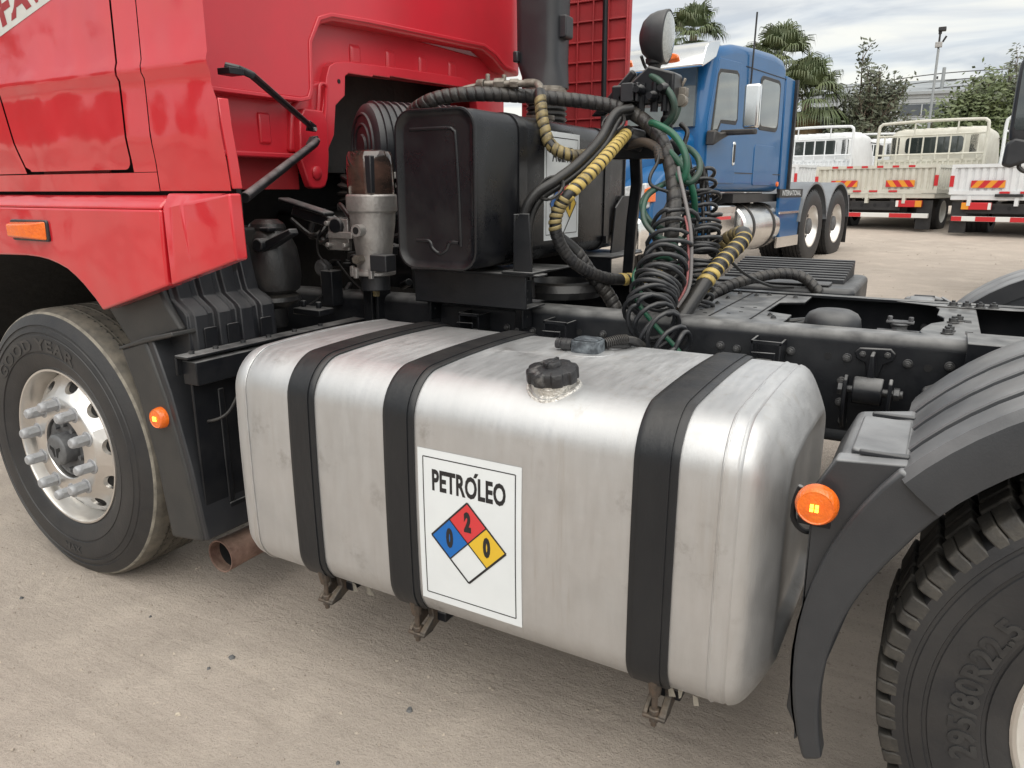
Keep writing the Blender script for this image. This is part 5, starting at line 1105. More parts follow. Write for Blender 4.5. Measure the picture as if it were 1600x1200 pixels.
def bay_lines():
    rnd = random.Random(12)
    for k in range(9):
        x, y, z = rnd.uniform(.42, .74), rnd.uniform(.72, .95), rnd.uniform(1.06, 1.38); pts = [(x, y, z)]
        for j in range(4):
            x += rnd.uniform(-.02, .09); y += rnd.uniform(-.03, .05); z += rnd.uniform(-.09, .05); pts.append((x, y, z))
        G().tube(spline(pts), rnd.choice((.005, .007, .010, .014)), 8).obj('bay_pipe', rnd.choice(('hose', 'hose', 'wrap', 'black')), T)
    for x, y, z, s in ((.60, .84, 1.22, .030), (.68, .86, 1.30, .024), (.56, .82, 1.12, .034), (.72, .84, 1.16, .022)):
        g = G(); g.lathe([(s*.7, -.02), (s, -.012), (s, .012), (s*.6, .018), (s*.5, .04), (0, .04)], (x, y, z), 'y', 16); g.obj('bay_valve', 'hub' if s > .03 else 'black', T, bevel=.002)
bay_lines()
# --- ribbed step box on the far side
g = G(); g.prism(rrect(1.86, 2.46, 1.80, 2.42, .05, 4), 'xy', .70, 1.038); sb = g.obj('step_box', 'plastic', T, bevel=.02, seg=3)
for k in range(9):
    y = 1.97+.046*k; z = 1.052+.0062*k; G().box(1.90, 2.40, y, y+.026, 1.03, z+.006).obj('step_rib', 'plastic', sb, bevel=.003)
G().box(1.90, 2.36, 1.83, 1.94, 1.04, 1.050).obj('step_plate', 'plastic', sb, bevel=.004)

# ------------------------------------------------------------------ blue long-nose truck
M['blue'] = mat('blue_paint', (0.008, 0.088, 0.235), 0.28, base2=(0.010, 0.098, 0.26), nscale=2, coat=0.3, coatr=0.04, spec=.3, wave=.05, wscale=2)
M['chrome'] = mat('chrome', (0.86, 0.86, 0.85), 0.10, metal=1.0, base2=(.78, .78, .77), nscale=4)
M['glass'] = mat('vehicle_glass', (0.030, 0.038, 0.040), 0.05, base2=(0.05, 0.06, 0.06), nscale=1.2, coat=1.0, coatr=0.02, spec=.9)
M['paleglass'] = mat('pale_vehicle_glass', (0.10, 0.125, 0.12), 0.06, base2=(0.05, 0.06, 0.06), nscale=1.5, coat=1.0, coatr=0.02, spec=.9)
M['lampglass'] = mat('headlamp_glass', (0.55, 0.58, 0.60), 0.1, base2=(0.30, 0.32, 0.33), nscale=20, coat=1.0)
M['silver'] = mat('background_tank_alloy', (0.80, 0.79, 0.77), 0.26, metal=1.0, base2=(0.70, .69, .67), nscale=4)
M['bgblack'] = mat('background_black', (0.016, 0.016, 0.018), 0.5, base2=(0.03, 0.03, 0.03), nscale=6, dust_sheen=.3)
M['fendergrey'] = mat('grey_poly_fender', (0.20, 0.215, 0.23), 0.4, base2=(0.16, 0.17, 0.185), nscale=4)
def truck_wheel(parent, loc, r=.52, w=.28, side=1, rimm='rim', name='wheel', tag_dual=False):
    """axis along local y; side=+1 when the outer face points to -y"""
    def H(h): return h*side
    g = G(); rr = r*.58
    g.lathe([(rr, H(.02)), (rr, H(0)), (rr*.95, H(.0)), (rr*.93, H(.05)), (rr*.80, H(.11)), (rr*.45, H(.12)), (rr*.42, H(.06)), (0, H(.05))], (0, 0, 0), 'y', 36, cap=False)
    wh = g.obj(name, rimm, parent, angle=30); wh.location = loc
    g = G(); tr = [(rr*.98, H(.03)), (rr*1.02, H(-.004)), (r*.80, H(-.018)), (r*.93, H(-.004)), (r*.985, H(.012))]
    for q in (.22, .40, .60, .78): tr += [(r, H(w*(q-.05))), (r, H(w*(q-.02))), (r*.97, H(w*(q-.015))), (r*.97, H(w*(q+.015))), (r, H(w*(q+.02)))]
    tr += [(r*.985, H(w-.01)), (r*.9, H(w+.01)), (rr, H(w))]
    g.lathe(tr, (0, 0, 0), 'y', 48, cap=False); 
    for k in range(40):
        a = 2*math.pi*k/40
        for y0, y1 in ((.0, .20*w), (.80*w, w)):
            v = []
            for rr_, yy in ((r*.97, y0), (r*1.006, y0+.006), (r*1.006, y1-.006), (r*.97, y1)):
                for da in (0, .085): v.append((rr_*math.cos(a+da), H(yy), rr_*math.sin(a+da)))
            g.add(v, [(0, 1, 3, 2), (2, 3, 5, 4), (4, 5, 7, 6), (0, 2, 4, 6), (1, 3, 5, 7)])
    g.obj('tyre', 'rubber', wh, angle=30)
    if rimm == 'rim':
        hb = G(); hb.lathe([(rr*.40, H(.112)), (rr*.38, H(.03)), (rr*.30, H(.02)), (0, H(.018))], (0, 0, 0), 'y', 20, cap=False); hb.obj('hub', 'hub', wh)
        hh = G()
        for k in range(8):
            a = 2*math.pi*k/8; hh.lathe([(rr*.085, 0), (rr*.085, H(-.004)), (0, H(-.004))], (rr*.68*math.cos(a), H(.113), rr*.68*math.sin(a)), 'y', 12, cap=False)
        o = hh.obj('hand_holes', 'slot', wh); o['kind'] = 'stuff'
    return wh
def blue_truck():
    # local frame: x rearwards, y inwards (away from the camera side), z up; origin at first drive wheel
    B = empty('blue_truck', (1.03, 10.37, .39), math.atan2(.989, .15))
    tag(B, 'blue long-nose tractor truck with chrome mirror parked behind the red truck', 'truck')
    W = 2.35
    for x in (0, 1.22):
        truck_wheel(B, (x, .0, .51)); truck_wheel(B, (x, .33, .51), rimm='bgblack'); truck_wheel(B, (x, W, .51), side=-1)
    truck_wheel(B, (-4.10, .14, .50)); truck_wheel(B, (-4.10, W-.12, .50), side=-1)
    for y in (.75, 1.55): G().box(-4.75, 2.1, y, y+.08, .72, .98).obj('frame_rail', 'bgblack', B)
    # sleeper cab
    prof = [(-3.72, 1.02), (-3.74, 1.66), (-3.60, 2.36), (-3.50, 2.48), (-3.0, 2.58), (-2.4, 2.62), (-1.80, 2.635), (-1.50, 2.61), (-1.36, 2.53), (-1.30, 1.00)]
    cb = G().prism(prof, 'xz', .06, W-.06).obj('cab', 'blue', B, bevel=.10, seg=5)
    G().prism([(-1.42, 2.42), (-1.08, 2.40), (-1.04, 1.0), (-1.34, 1.0)], 'xz', .05, .09).obj('side_extender', 'blue', B, bevel=.015)
    G().box(-1.085, -1.03, .015, .055, 1.0, 2.40).obj('extender_edge', 'bgblack', B)
    G().prism([(-1.45, 2.40), (-1.1, 2.36), (-1.06, 1.0), (-1.40, 1.0)], 'xz', W-.07, W-.02).obj('side_extender', 'blue', B, bevel=.015)
    dr = G().prism([(-3.66, 1.10), (-2.86, 1.10), (-2.86, 2.40), (-3.46, 2.38), (-3.66, 1.72)], 'xz', .050, .07).obj('door', 'blue', B, bevel=.012, seg=3)
    G().prism([(-3.56, 1.64), (-3.44, 1.66), (-3.36, 1.76), (-2.96, 1.77), (-2.92, 1.80), (-2.95, 2.24), (-2.99, 2.27), (-3.42, 2.24), (-3.46, 2.20)], 'xz', .042, .06).obj('door_window', 'paleglass', dr, bevel=.01)
    G().prism([(-3.60, 1.60), (-3.42, 1.62), (-3.34, 1.73), (-2.93, 1.735), (-2.885, 1.79), (-2.92, 2.27), (-2.99, 2.305), (-3.44, 2.275), (-3.49, 2.22)], 'xz', .046, .06).obj('window_frame', 'bgblack', dr, bevel=.01)
    G().prism(rrect(-2.97, -2.90, 1.30, 1.56, .03, 4), 'xz', .040, .055).obj('door_handle', 'chrome', dr, bevel=.008); G().prism(rrect(-2.955, -2.915, 1.33, 1.53, .02, 4), 'xz', .036, .05).obj('handle_recess', 'bgblack', dr)
    G().prism(rrect(-2.22, -1.62, 1.77, 2.30, .08, 5), 'xz', .046, .07).obj('sleeper_window', 'paleglass', B, bevel=.006)
    G().prism(rrect(-2.26, -1.58, 1.73, 2.34, .09, 5), 'xz', .051, .07).obj('window_frame', 'bgblack', B, bevel=.006)
    hp = G().prism(rrect(-2.30, -1.62, 1.08, 1.56, .05, 4), 'xz', .052, .07).obj('locker_door', 'blue', B, bevel=.008)
    G().box(-3.70, -1.32, .055, .08, 1.215, 1.225).obj('cab_seam', 'bgblack', B); G().box(-2.72, -1.34, .053, .08, 2.375, 2.383).obj('cab_seam', 'bgblack', B)
    # windscreen, visor with amber lamps
    g = G(); a, b = (-3.79, 1.68), (-3.645, 2.30); nx, nz = (-.97, .22)
    g.add([(a[0], .16, a[1]), (a[0], W-.16, a[1]), (b[0], W-.22, b[1]), (b[0], .22, b[1]), (a[0]+.05, .16, a[1]), (a[0]+.05, W-.16, a[1]), (b[0]+.05, W-.22, b[1]), (b[0]+.05, .22, b[1])], [(0, 1, 2, 3), (4, 5, 6, 7), (0, 1, 5, 4), (1, 2, 6, 5), (2, 3, 7, 6), (3, 0, 4, 7)]); ws = g.obj('windscreen', 'paleglass', B)
    g = G(); g.prism([(-3.50, 2.54), (-3.74, 2.50), (-3.84, 2.44), (-3.93, 2.26), (-3.91, 2.235), (-3.60, 2.36)], 'xz', .03, W-.03); vs = g.obj('sun_visor', 'chrome', B, bevel=.012, seg=3)
    for y in (.40, .95, 1.20, 1.45, 1.95): G().prism(rrect(y-.07, y+.07, -.028, .028, .026, 4), 'xy', 0, .012).obj('visor_lamp', 'amber', vs, bevel=.004, loc=(-3.84, 0, 2.345), rot=(0, R(-28), 0)) if False else G().prism([(y+.085*math.cos(R(20*i)), 2.365+.03*math.sin(R(20*i))) for i in range(18)], 'yz', -3.925, -3.85).obj('visor_lamp', 'amber', vs, bevel=.008)
    # hood, fenders, lamps, bumper
    g = G()
    def hs(x, hw, zt, zb, r): c = W/2; return [(x, y, z) for y, z in rrect(c-hw, c+hw, zb, zt, r, 5)]
    g.rings([hs(-3.70, 1.02, 1.66, .95, .14), hs(-4.0, .98, 1.60, .92, .16), hs(-4.4, .90, 1.50, .90, .18), hs(-4.68, .80, 1.40, .85, .18), hs(-4.80, .70, 1.30, .85, .16)]); g.obj('hood', 'blue', B, angle=40)
    for s in (0, 1):
        y0, y1 = (.03, .42) if s == 0 else (W-.42, W-.03)
        arch = [(-4.10+.60*math.cos(R(a)), .50+.60*math.sin(R(a))) for a in range(0, 181, 12)]
        out = [(-3.43, .50), (-3.45, .92), (-3.62, 1.16), (-3.88, 1.29), (-4.2, 1.31), (-4.52, 1.25), (-4.75, 1.10), (-4.87, .87), (-4.85, .50)]
        G().prism(arch[::-1]+[] if False else out+arch[::-1], 'xz', y0, y1).obj('front_fender', 'blue', B, bevel=.06, seg=4)
        hl = G().prism([(y0+.02, .86), (y1+.02, .84), (y1+.04, 1.04), (y0+.04, 1.10)], 'yz', -4.92, -4.82).obj('headlamp', 'lampglass', B, bevel=.02)
        G().prism([(y0-.01, .92), (y0+.05, .92), (y0+.05, 1.04), (y0-.01, 1.06)], 'yz', -4.935, -4.80).obj('turn_lamp', 'amber', hl, bevel=.01)
    G().prism(rrect(.02, W-.02, .42, .78, .06, 4), 'yz', -5.10, -4.88).obj('front_bumper', 'chrome', B, bevel=.03)
    G().prism(rrect(.70, W-.70, .82, 1.28, .06, 4), 'yz', -4.92, -4.80).obj('grille', 'bgblack', B, bevel=.02)
    # mirror
    g = G(); g.prism(rrect(-.085, .085, -.22, .22, .03, 4), 'yz', -.04, .04); mr = g.obj('mirror', 'chrome', B, bevel=.025, seg=3); mr.location = (-3.37, -.30, 1.88)
    G().box(.040, .044, -.065, .065, -.19, .19).obj('mirror_glass', 'glass', mr)
    G().prism([(-3.72, 1.48), (-3.70, 1.64), (-3.55, 1.62), (-3.32, 1.65), (-3.32, 1.60), (-3.55, 1.54)], 'xz', -.06, .05).obj('mirror_arm', 'bgblack', mr, bevel=.02).location = (3.37, .30, -1.88)
    G().box(-3.42, -3.32, -.36, .02, 1.60, 1.655).obj('mirror_bracket', 'bgblack', mr, bevel=.015).location = (3.37, .30, -1.88)
    # polished cylindrical tank with two straps, step box
    g = G(); g.lathe([(0, -2.53), (.20, -2.53), (.27, -2.51), (.295, -2.48), (.30, -2.44), (.30, -1.36), (.295, -1.32), (.27, -1.29), (.20, -1.27), (0, -1.27)], (0, .30, .57), 'x', 48, cap=False); ft = g.obj('side_tank', 'silver', B, angle=30)
    for x in (-2.25, -1.55): G().lathe([(.302, x-.03), (.309, x-.028), (.309, x+.028), (.302, x+.03)], (0, .30, .57), 'x', 48, cap=False).obj('tank_strap', 'bgblack', ft)
    G().lathe([(.04, .85), (.04, .90), (0, .90)], (-1.75, .27, 0), 'z', 16, cap=False).obj('tank_cap', 'silver', ft)
    G().box(-3.42, -2.75, .05, .5, .40, .86).obj('step_box', 'chrome', B, bevel=.02); G().box(-3.40, -2.77, .044, .06, .78, .84).obj('step_trim', 'silver', B); G().box(-3.3, -2.9, .040, .05, .70, .735).obj('step_reflector', 'sred', B)
    G().box(-2.75, -2.55, .12, .5, .40, .84).obj('battery_gap', 'bgblack', B); G().box(-2.74, -1.10, .10, .4, .88, .98).obj('cab_rail', 'bgblack', B)
    # quarter panel with lettering, fenders, flap
    qp = G().prism([(-1.38, 1.02), (-.52, 1.04), (-.56, .30), (-1.24, .34), (-1.40, .75)], 'xz', .02, .06).obj('quarter_panel', 'blue', B, bevel=.008)
    G().box(-1.40, -.55, .005, .03, .28, .42).obj('quarter_trim', 'silver', qp); G().box(-1.38, -.60, .0, .03, .72, .75).obj('panel_strip', 'silver', qp); G().box(-1.42, -.50, .012, .05, .93, 1.04).obj('letter_panel', 'bgblack', qp)
    v, f = text2d('INTERNATIONAL', .095, 1.0, .001); G().add([(-.96+x, .008, .985+y) for x, y in v], f).obj('panel_letters', 'white', qp, smooth=False)
    for x in (0, 1.22):
        g = G(); g.lathe([(.60, -.02), (.63, -.02), (.63, .62), (.60, .62)], (x, 0, .51), 'y', 24, cap=False, a0=R(8), a1=R(172)); g.obj('wheel_fender', 'fendergrey', B, angle=50)
    G().box(1.86, 1.88, 0, .6, .18, .95).obj('rear_flap', 'bgblack', B)
    G().lathe([(.03, 0), (.03, -.02), (0, -.025)], (-1.55, .02, 1.10), 'y', 16).obj('side_lamp', 'amber', B)
    G().cyl((-2.60, .04, 2.2), (-2.62, .02, 2.95), .010, 6).obj('aerial', 'bgblack', B)
    return B
blue_truck()

# ------------------------------------------------------------------ flatbed trucks
M['cream'] = mat('cream_truck_paint', (0.61, 0.60, 0.53), 0.45, base2=(0.54, 0.52, 0.45), nscale=5, dust_sheen=.2)
M['wpaint'] = mat('white_truck_paint', (0.72, 0.74, 0.75), 0.4, base2=(0.66, 0.67, 0.68), nscale=4, dust_sheen=.12)
M['bgred'] = mat('reflector_red', (0.55, 0.03, 0.035), 0.35); M['bgorange'] = mat('reflector_orange', (0.75, 0.30, 0.03), 0.4); M['bgwhite'] = mat('reflector_white', (0.75, 0.75, 0.72), 0.4)
def flatbed(loc, rz, paint, label, top_reflectors=True, badge=None):
    """local frame: x to the right, y forwards, z up; origin on the ground under the tail gate centre"""
    F = empty('flatbed_truck', loc, rz); tag(F, label, 'truck', None); W = 2.34; h = W/2; L_ = 3.3; zb, zt = .76, 1.30
    def corr(name, x0, x1, y, flip, along='x', n=20):
        g = G(); pts = []; st = (x1-x0)/n
        for k in range(n): a = x0+k*st; pts += [(a, 0), (a+st*.50, 0), (a+st*.60, .025), (a+st*.90, .025)]
        pts.append((x1, 0)); rows = []
        for z in (zb+.06, zt-.05): rows.append([((a, y+d*flip, z) if along == 'x' else (y+d*flip, a, z)) for a, d in pts])
        v = rows[0]+rows[1]; m = len(pts); g.add(v, [(i, i+1, m+i+1, m+i) for i in range(m-1)])
        e = .02
        for z0, z1 in ((zb, zb+.07), (zt-.06, zt)):
            if along == 'x': g.box(x0, x1, y-e, y+e+.012*flip, z0, z1)
            else: g.box(y-e, y+e, x0, x1, z0, z1)
        for a in (x0, x1):
            if along == 'x': g.box(a-.03, a+.03, y-e*1.2, y+e*1.2, zb, zt)
            else: g.box(y-e*1.2, y+e*1.2, a-.03, a+.03, zb, zt)
        return g.obj(name, paint, F, angle=25)
    tg = corr('tail_gate', -h, h, 0, 1); corr('side_gate', .05, L_, h, -1, 'y'); corr('side_gate', .05, L_, -h, 1, 'y'); 
    corr('head_board', -h, h, L_, -1).location = (0, 0, .22)
    G().box(-h, h, 0, L_, zb-.10, zb-.01).obj('bed_floor', paint, F, bevel=.01)
    for x in (-.85, -.1, .62): G().box(x-.03, x+.03, -.03, .06, zb-.20, zb-.02).obj('gate_hinge', paint, tg)
    if top_reflectors:
        for k in range(6): G().box(-.80+k*.30-.06, -.80+k*.30+.06, -.026, -.018, zt-.045, zt-.005).obj('red_reflector', 'bgred', tg)
    for x in (-.30, .02, .40): G().box(x-.08, x+.08, -.04, -.022, zb+.02, zb+.055).obj('red_reflector', 'bgred', tg)
    for x in (-h, h): G().box(x-.035, x+.035, -.034, -.026, zb+.14, zb+.34).obj('red_reflector', 'bgred', tg)
    # slanted red and orange warning plates
    for cx in (-.58, .52):
        g = G(); n = 5; w = .27
        for k in range(n+1):
            a = -w+2*w*(k-.5)/n; b = a+2*w/n; s = .10*(1 if cx < 0 else -1)
            A = [max(-w, min(w, q)) for q in (a-s/2, b-s/2, b+s/2, a+s/2)]
            g.add([(cx+A[0], -.032, zb+.12), (cx+A[1], -.032, zb+.12), (cx+A[2], -.032, zb+.25), (cx+A[3], -.032, zb+.25)], [(0, 1, 2, 3)], k % 2)
        g.box(cx-w, cx+w, -.031, -.022, zb+.12, zb+.25, 0); g.obj('warning_plate', ['bgred', 'bgorange'], tg, smooth=False)
    # rack of tubes over the head board
    g = G(); zr = 2.34; e = h-.02; g.tube(spline([(-e, L_-.05, zb+.2), (-e, L_-.05, 1.6), (-e, L_-.05, zr-.15), (-e+.05, L_-.05, zr-.03), (-e+.2, L_-.05, zr), (0, L_-.05, zr+.02), (e-.2, L_-.05, zr), (e-.05, L_-.05, zr-.03), (e, L_-.05, zr-.15), (e, L_-.05, 1.6), (e, L_-.05, zb+.2)], 6), .035, 10); rk = g.obj('load_rack', paint, F)
    for z in (1.62, 2.05): G().cyl((-e, L_-.05, z), (e, L_-.05, z), .022, 8).obj('rack_bar', paint, rk)
    for k in range(8): 
        x = -e+.15+(2*e-.3)*k/7; G().cyl((x, L_-.05, 1.5), (x, L_-.05, 2.05), .018, 8).obj('rack_bar', paint, rk)
    for x in (-.35, .55): G().cyl((x, L_-.05, 2.05), (x, L_-.05, zr), .018, 8).obj('rack_bar', paint, rk)
    # cab
    def cs(y, hw, z0, z1, r): return [(x, y, z) for x, z in rrect(-hw, hw, z0, z1, r, 5)]
    g = G(); g.rings([cs(3.55, .92, .70, 2.12, .18), cs(3.62, .97, .68, 2.20, .20), cs(4.3, 1.0, .66, 2.26, .20), cs(5.0, 1.0, .66, 2.20, .20), cs(5.3, .98, .6, 1.75, .2), cs(5.4, .96, .5, 1.3, .2)]); cb = g.obj('cab', paint, F, angle=40)
    for k in range(7): G().cyl((-.72+.24*k, 3.62, 2.19), (-.72+.24*k, 4.9, 2.25), .035, 8).obj('roof_rib', paint, cb)
    G().prism(rrect(-.62, .62, 1.66, 2.02, .08, 4), 'xz', 3.535, 3.56).obj('rear_window', 'glass', cb, bevel=.006)
    for s in (-1, 1): G().prism(rrect(s*.84-.09, s*.84+.09, 1.62, 2.04, .04, 4), 'xz', 3.55, 3.60).obj('corner_window', 'glass', cb, bevel=.006)
    for s in (-1, 1):
        m_ = G().prism(rrect(s*1.25-.09, s*1.25+.09, 1.55, 1.92, .04, 4), 'xz', 4.9, 4.98).obj('mirror', 'bgblack', F, bevel=.02); G().cyl((s*.98, 4.95, 2.0), (s*1.25, 4.94, 1.95), .015, 8).obj('mirror_arm', 'bgblack', m_)
    # chassis, bumper, lamps, wheels
    ch = G()
    for s in (-1, 1): ch.box(s*.38-.04, s*.38+.04, .05, 5.0, .45, .64)
    ch.box(-.9, .55, .04, .12, .42, .60); ch.box(-.55, .55, .5, 1.4, .30, .6); ch.obj('chassis', 'bgblack', F, bevel=.01)
    for k in range(5): G().lathe([(.035, 0), (.035, -.004), (0, -.004)], (-.72+.26*k, .039, .52), 'y', 14).obj('chassis_hole', 'slot', F)
    bm_ = G().box(-1.1, 1.1, -.02, .05, .28, .37).obj('rear_bumper', 'bgwhite', F, bevel=.008)
    for x0, x1 in ((-.55, -.18), (.38, .80)) if top_reflectors else ((-1.1, -.93), (-.70, -.38), (-.15, .18), (.42, .75)): G().box(x0, x1, -.024, -.018, .283, .367).obj('bumper_stripe', 'bgred', bm_)
    for s in (-1, 1):
        tl = G().box(s*.72-.24, s*.72+.24, -.02, .05, .49, .62).obj('tail_lamp', 'bgred', F, bevel=.01)
        G().box(s*.72+s*.12, s*.72+s*.24, -.026, -.018, .495, .615).obj('tail_indicator', 'bgorange', tl); G().box(s*.72-s*.24-.0*s, s*.72-s*.19, -.026, -.018, .495, .615).obj('reverse_lamp', 'bgwhite', tl)
        G().box(s*1.0-.14, s*1.0+.14, .06, .08, .06, .62).obj('mud_flap', 'bgblack', F)
        for y in (1.0, 4.4):
            q = empty_wheel(F, (s*1.08, y, .385), s)
    if badge:
        G().box(-.44, .0, -.05, -.03, zb-.04, zb+.01).obj('badge_plate', 'bgblack', tg)
    return F
def empty_wheel(F, loc, s):
    w = truck_wheel(F, loc, .385, .42, 1, 'bgwhite'); w.rotation_euler = (0, 0, R(90) if s > 0 else R(-90)); return w
RZ = -math.atan2(.255, .967)
flatbed((1.34, 15.9, gz(15.9)-.02), RZ, 'cream', 'cream flatbed truck with red reflectors along its tail gate top')
flatbed((3.87, 14.80, gz(14.8)-.0), RZ, 'wpaint', 'white flatbed truck cut by the right edge of the photo', False, badge=True)
flatbed((-1.62, 18.05, gz(18)), RZ, 'wpaint', 'white flatbed truck partly hidden behind the blue truck cab')
flatbed((-.95, 24.2, gz(24.2)), RZ, 'wpaint', 'distant white truck seen between the white and cream flatbeds')
# truck whose black mirror reaches in at the right edge
def edge_truck():
    E_ = empty('mirror_truck', (4.40, 6.6, gz(6.6))); tag(E_, 'truck off the right edge with only its black mirror in view', 'truck')
    def sec(z, i): return [(x, y, z) for x, y in rrect(-1.255-i*0, -1.03+i*0, .70, .86, .05, 5)]
    g = G(); g.rings([[(x, y, z) for x, y in rrect(-1.25+i, -1.02-i, .70+i, .88-i, .045, 5)] for z, i in ((1.62, .03), (1.64, .008), (1.72, 0), (2.15, 0), (2.30, .006), (2.37, .03))]); m = g.obj('mirror', 'plastic', E_, angle=40)
    G().prism(rrect(-1.22, -1.05, 1.72, 2.28, .04, 4), 'xz', .698, .706).obj('mirror_glass', 'glass', m)
    G().prism([(-1.27, 1.40), (-1.26, 1.60), (-1.20, 1.66), (-1.04, 1.62), (-1.04, 1.44), (-1.20, 1.38)], 'xz', .70, .85).obj('lower_mirror', 'plastic', m, bevel=.03, seg=3)
    G().tube(spline([(-1.16, .78, 2.3), (-1.13, .78, 2.0), (-1.13, .78, 1.5), (-1.10, .78, 1.36), (-.9, .8, 1.33), (-.6, .85, 1.34)]), .02, 8).obj('mirror_arm', 'bgblack', m)
    G().tube(spline([(-1.14, .78, 2.36), (-1.0, .8, 2.42), (-.6, .85, 2.42)]), .02, 8).obj('mirror_arm', 'bgblack', m)
    G().prism([(.7, .8), (.72, 2.6), (.95, 2.75), (2.6, 2.75), (2.6, .8)], 'yz', -.62, 1.5).obj('cab', 'wpaint', E_, bevel=.08, seg=4)
    G().box(-.626, -.60, .95, 1.9, 1.7, 2.4).obj('door_window', 'glass', E_)
    for y in (1.4,): truck_wheel(E_, (-.55, y, .50)).rotation_euler = (0, 0, R(-90))
edge_truck()

# ------------------------------------------------------------------ trees, building, poles
M['bark'] = mat('bark', (0.10, 0.08, 0.06), 0.9, base2=(0.16, 0.13, 0.10), nscale=8, bump=.4, bscale=20)
M['palmleaf'] = mat('palm_leaf', (0.070, 0.100, 0.042), 0.5, base2=(0.12, 0.14, 0.065), nscale=1.2)
M['deadleaf'] = mat('dry_palm_skirt', (0.24, 0.16, 0.08), 0.8, base2=(0.15, 0.11, 0.06), nscale=2)
M['leaf1'] = mat('dark_grey_green_leaf', (0.062, 0.075, 0.046), 0.55, base2=(0.11, 0.12, 0.075), nscale=1.5)
M['leaf2'] = mat('mid_green_leaf', (0.080, 0.108, 0.042), 0.55, base2=(0.12, 0.145, 0.06), nscale=1.3)
def palm(loc, H, cr, label, seed, nf=34, skirt=2.2):
    rnd = random.Random(seed); P_ = empty('palm_tree', loc); tag(P_, label, 'palm tree')
    G().tube(spline([(0, 0, -.2), (.05, 0, H*.3), (-.05, .05, H*.7), (0, 0, H)]), .22, 12, rfun=lambda t: .26-.08*t).obj('trunk', 'bark', P_)
    def frond(g, base, az, el, L_, fan, mi=0):
        d = Vector((math.cos(az)*math.cos(el), math.sin(az)*math.cos(el), math.sin(el))); side = Vector((-math.sin(az), math.cos(az), 0)); up = side.cross(d)*-1
        tip = base+d*L_*.5+Vector((0, 0, -.06*L_)); s = .015
        g.add([base+side*s, base-side*s, tip-side*s, tip+side*s], [(0, 1, 2, 3)], mi)
        nb = 26
        for k in range(nb):
            a = (k/(nb-1)-.5)*2*R(82); dd = (d*math.cos(a)+side*math.sin(a)).normalized(); ll = fan*(1-.22*abs(a))*rnd.uniform(.85, 1.1); ww = .033*rnd.uniform(.8, 1.3)
            perp = dd.cross(up).normalized()*ww; m1 = tip+dd*ll*.55+up*.05*ll; m2 = tip+dd*ll*.82+Vector((0, 0, -.16*ll)); en = tip+dd*ll*.92+Vector((0, 0, -.42*ll-rnd.uniform(0, .12)))
            g.add([tip, m1+perp, m1-perp, m2+perp*.7, m2-perp*.7, en], [(0, 1, 2), (1, 3, 4, 2), (3, 5, 4)], mi)
    g = G(); top = Vector((0, 0, H))
    for k in range(nf):
        az = k*2.399+rnd.uniform(-.2, .2); el = R(85-125*(k/nf)+rnd.uniform(-8, 8)); frond(g, top+Vector((0, 0, rnd.uniform(-.2, .2))), az, el, cr*.95*rnd.uniform(.85, 1.1), cr*.62)
    g.obj('crown', 'palmleaf', P_, smooth=False)
    g = G()
    for k in range(46):
        az = rnd.uniform(0, 6.28); z = H-.25-skirt*rnd.random(); b = Vector((.2*math.cos(az), .2*math.sin(az), z)); frond(g, b, az, R(-62+rnd.uniform(-14, 10)), cr*.55, cr*.42)
    g.obj('dead_skirt', 'deadleaf', P_, smooth=False)
palm((-8.75, 35.9, gz(36)), 7.6, 1.75, 'palm tree whose crown shows left of the blue cab, behind the work lamp', 1)
palm((-4.35, 34.4, gz(34)), 5.8, 2.0, 'tall palm tree whose crown rises right behind the blue cab roof', 2, 38)
palm((-3.0, 33.6, gz(33)), 4.2, 2.0, 'low palm tree with dry skirt at the back of the blue sleeper cab', 3, 36, 1.6)
palm((-8.6, 46.5, gz(46)), 7.7, 1.2, 'far small palm tree peeking over the blue cab roof', 4, 24, 1)
def tree(loc, H, spread, leafm, label, seed, nleaf, lsize, dens=1.0, crown0=.25):
    rnd = random.Random(seed); T_ = empty('leafy_tree', loc); tag(T_, label, 'tree'); g = G(); tips = []
    def grow(p, d, L_, r, lev):
        q = p+d*L_; mid = p+d*L_*.5+Vector((rnd.uniform(-1, 1), rnd.uniform(-1, 1), 0))*L_*.06; g.tube(spline([p, mid, q], 3), r, 5, rfun=lambda t: r*(1-.4*t))
        if lev >= 2: tips.append((mid, q))
        if lev == 4: return
        for k in range(rnd.choice((2, 3, 3))):
            a = rnd.uniform(0, 6.28); o = Vector((math.cos(a), math.sin(a), rnd.uniform(-.1, .6))); grow(p+d*L_*rnd.uniform(.55, 1), (d*.75+o*.75*spread).normalized(), L_*rnd.uniform(.55, .8), r*.6, lev+1)
        if lev < 3: grow(q, (d+Vector((rnd.uniform(-.2, .2), rnd.uniform(-.2, .2), .25))).normalized(), L_*.8, r*.65, lev+1)
    for s in range(3): grow(Vector((0, 0, 0)), Vector((rnd.uniform(-.15, .15), rnd.uniform(-.15, .15), 1)).normalized(), H*(.30 if s else .36), .10, 0)
    g.obj('trunk', 'bark', T_); g = G()
    for k in range(nleaf):
        a, b = rnd.choice(tips); c = a.lerp(b, rnd.random())+Vector((rnd.gauss(0, 1), rnd.gauss(0, 1), rnd.gauss(0, 1)))*.16*dens
        if c.z < H*crown0*.3: continue
        u = Vector((rnd.gauss(0, 1), rnd.gauss(0, 1), rnd.gauss(0, .6))).normalized(); w = u.orthogonal().normalized(); s = lsize*rnd.uniform(.6, 1.3)
        g.add([c-u*s, c+w*s*.5, c+u*s, c-w*s*.5], [(0, 1, 2, 3)])
    g.obj('crown', leafm, T_, smooth=False)
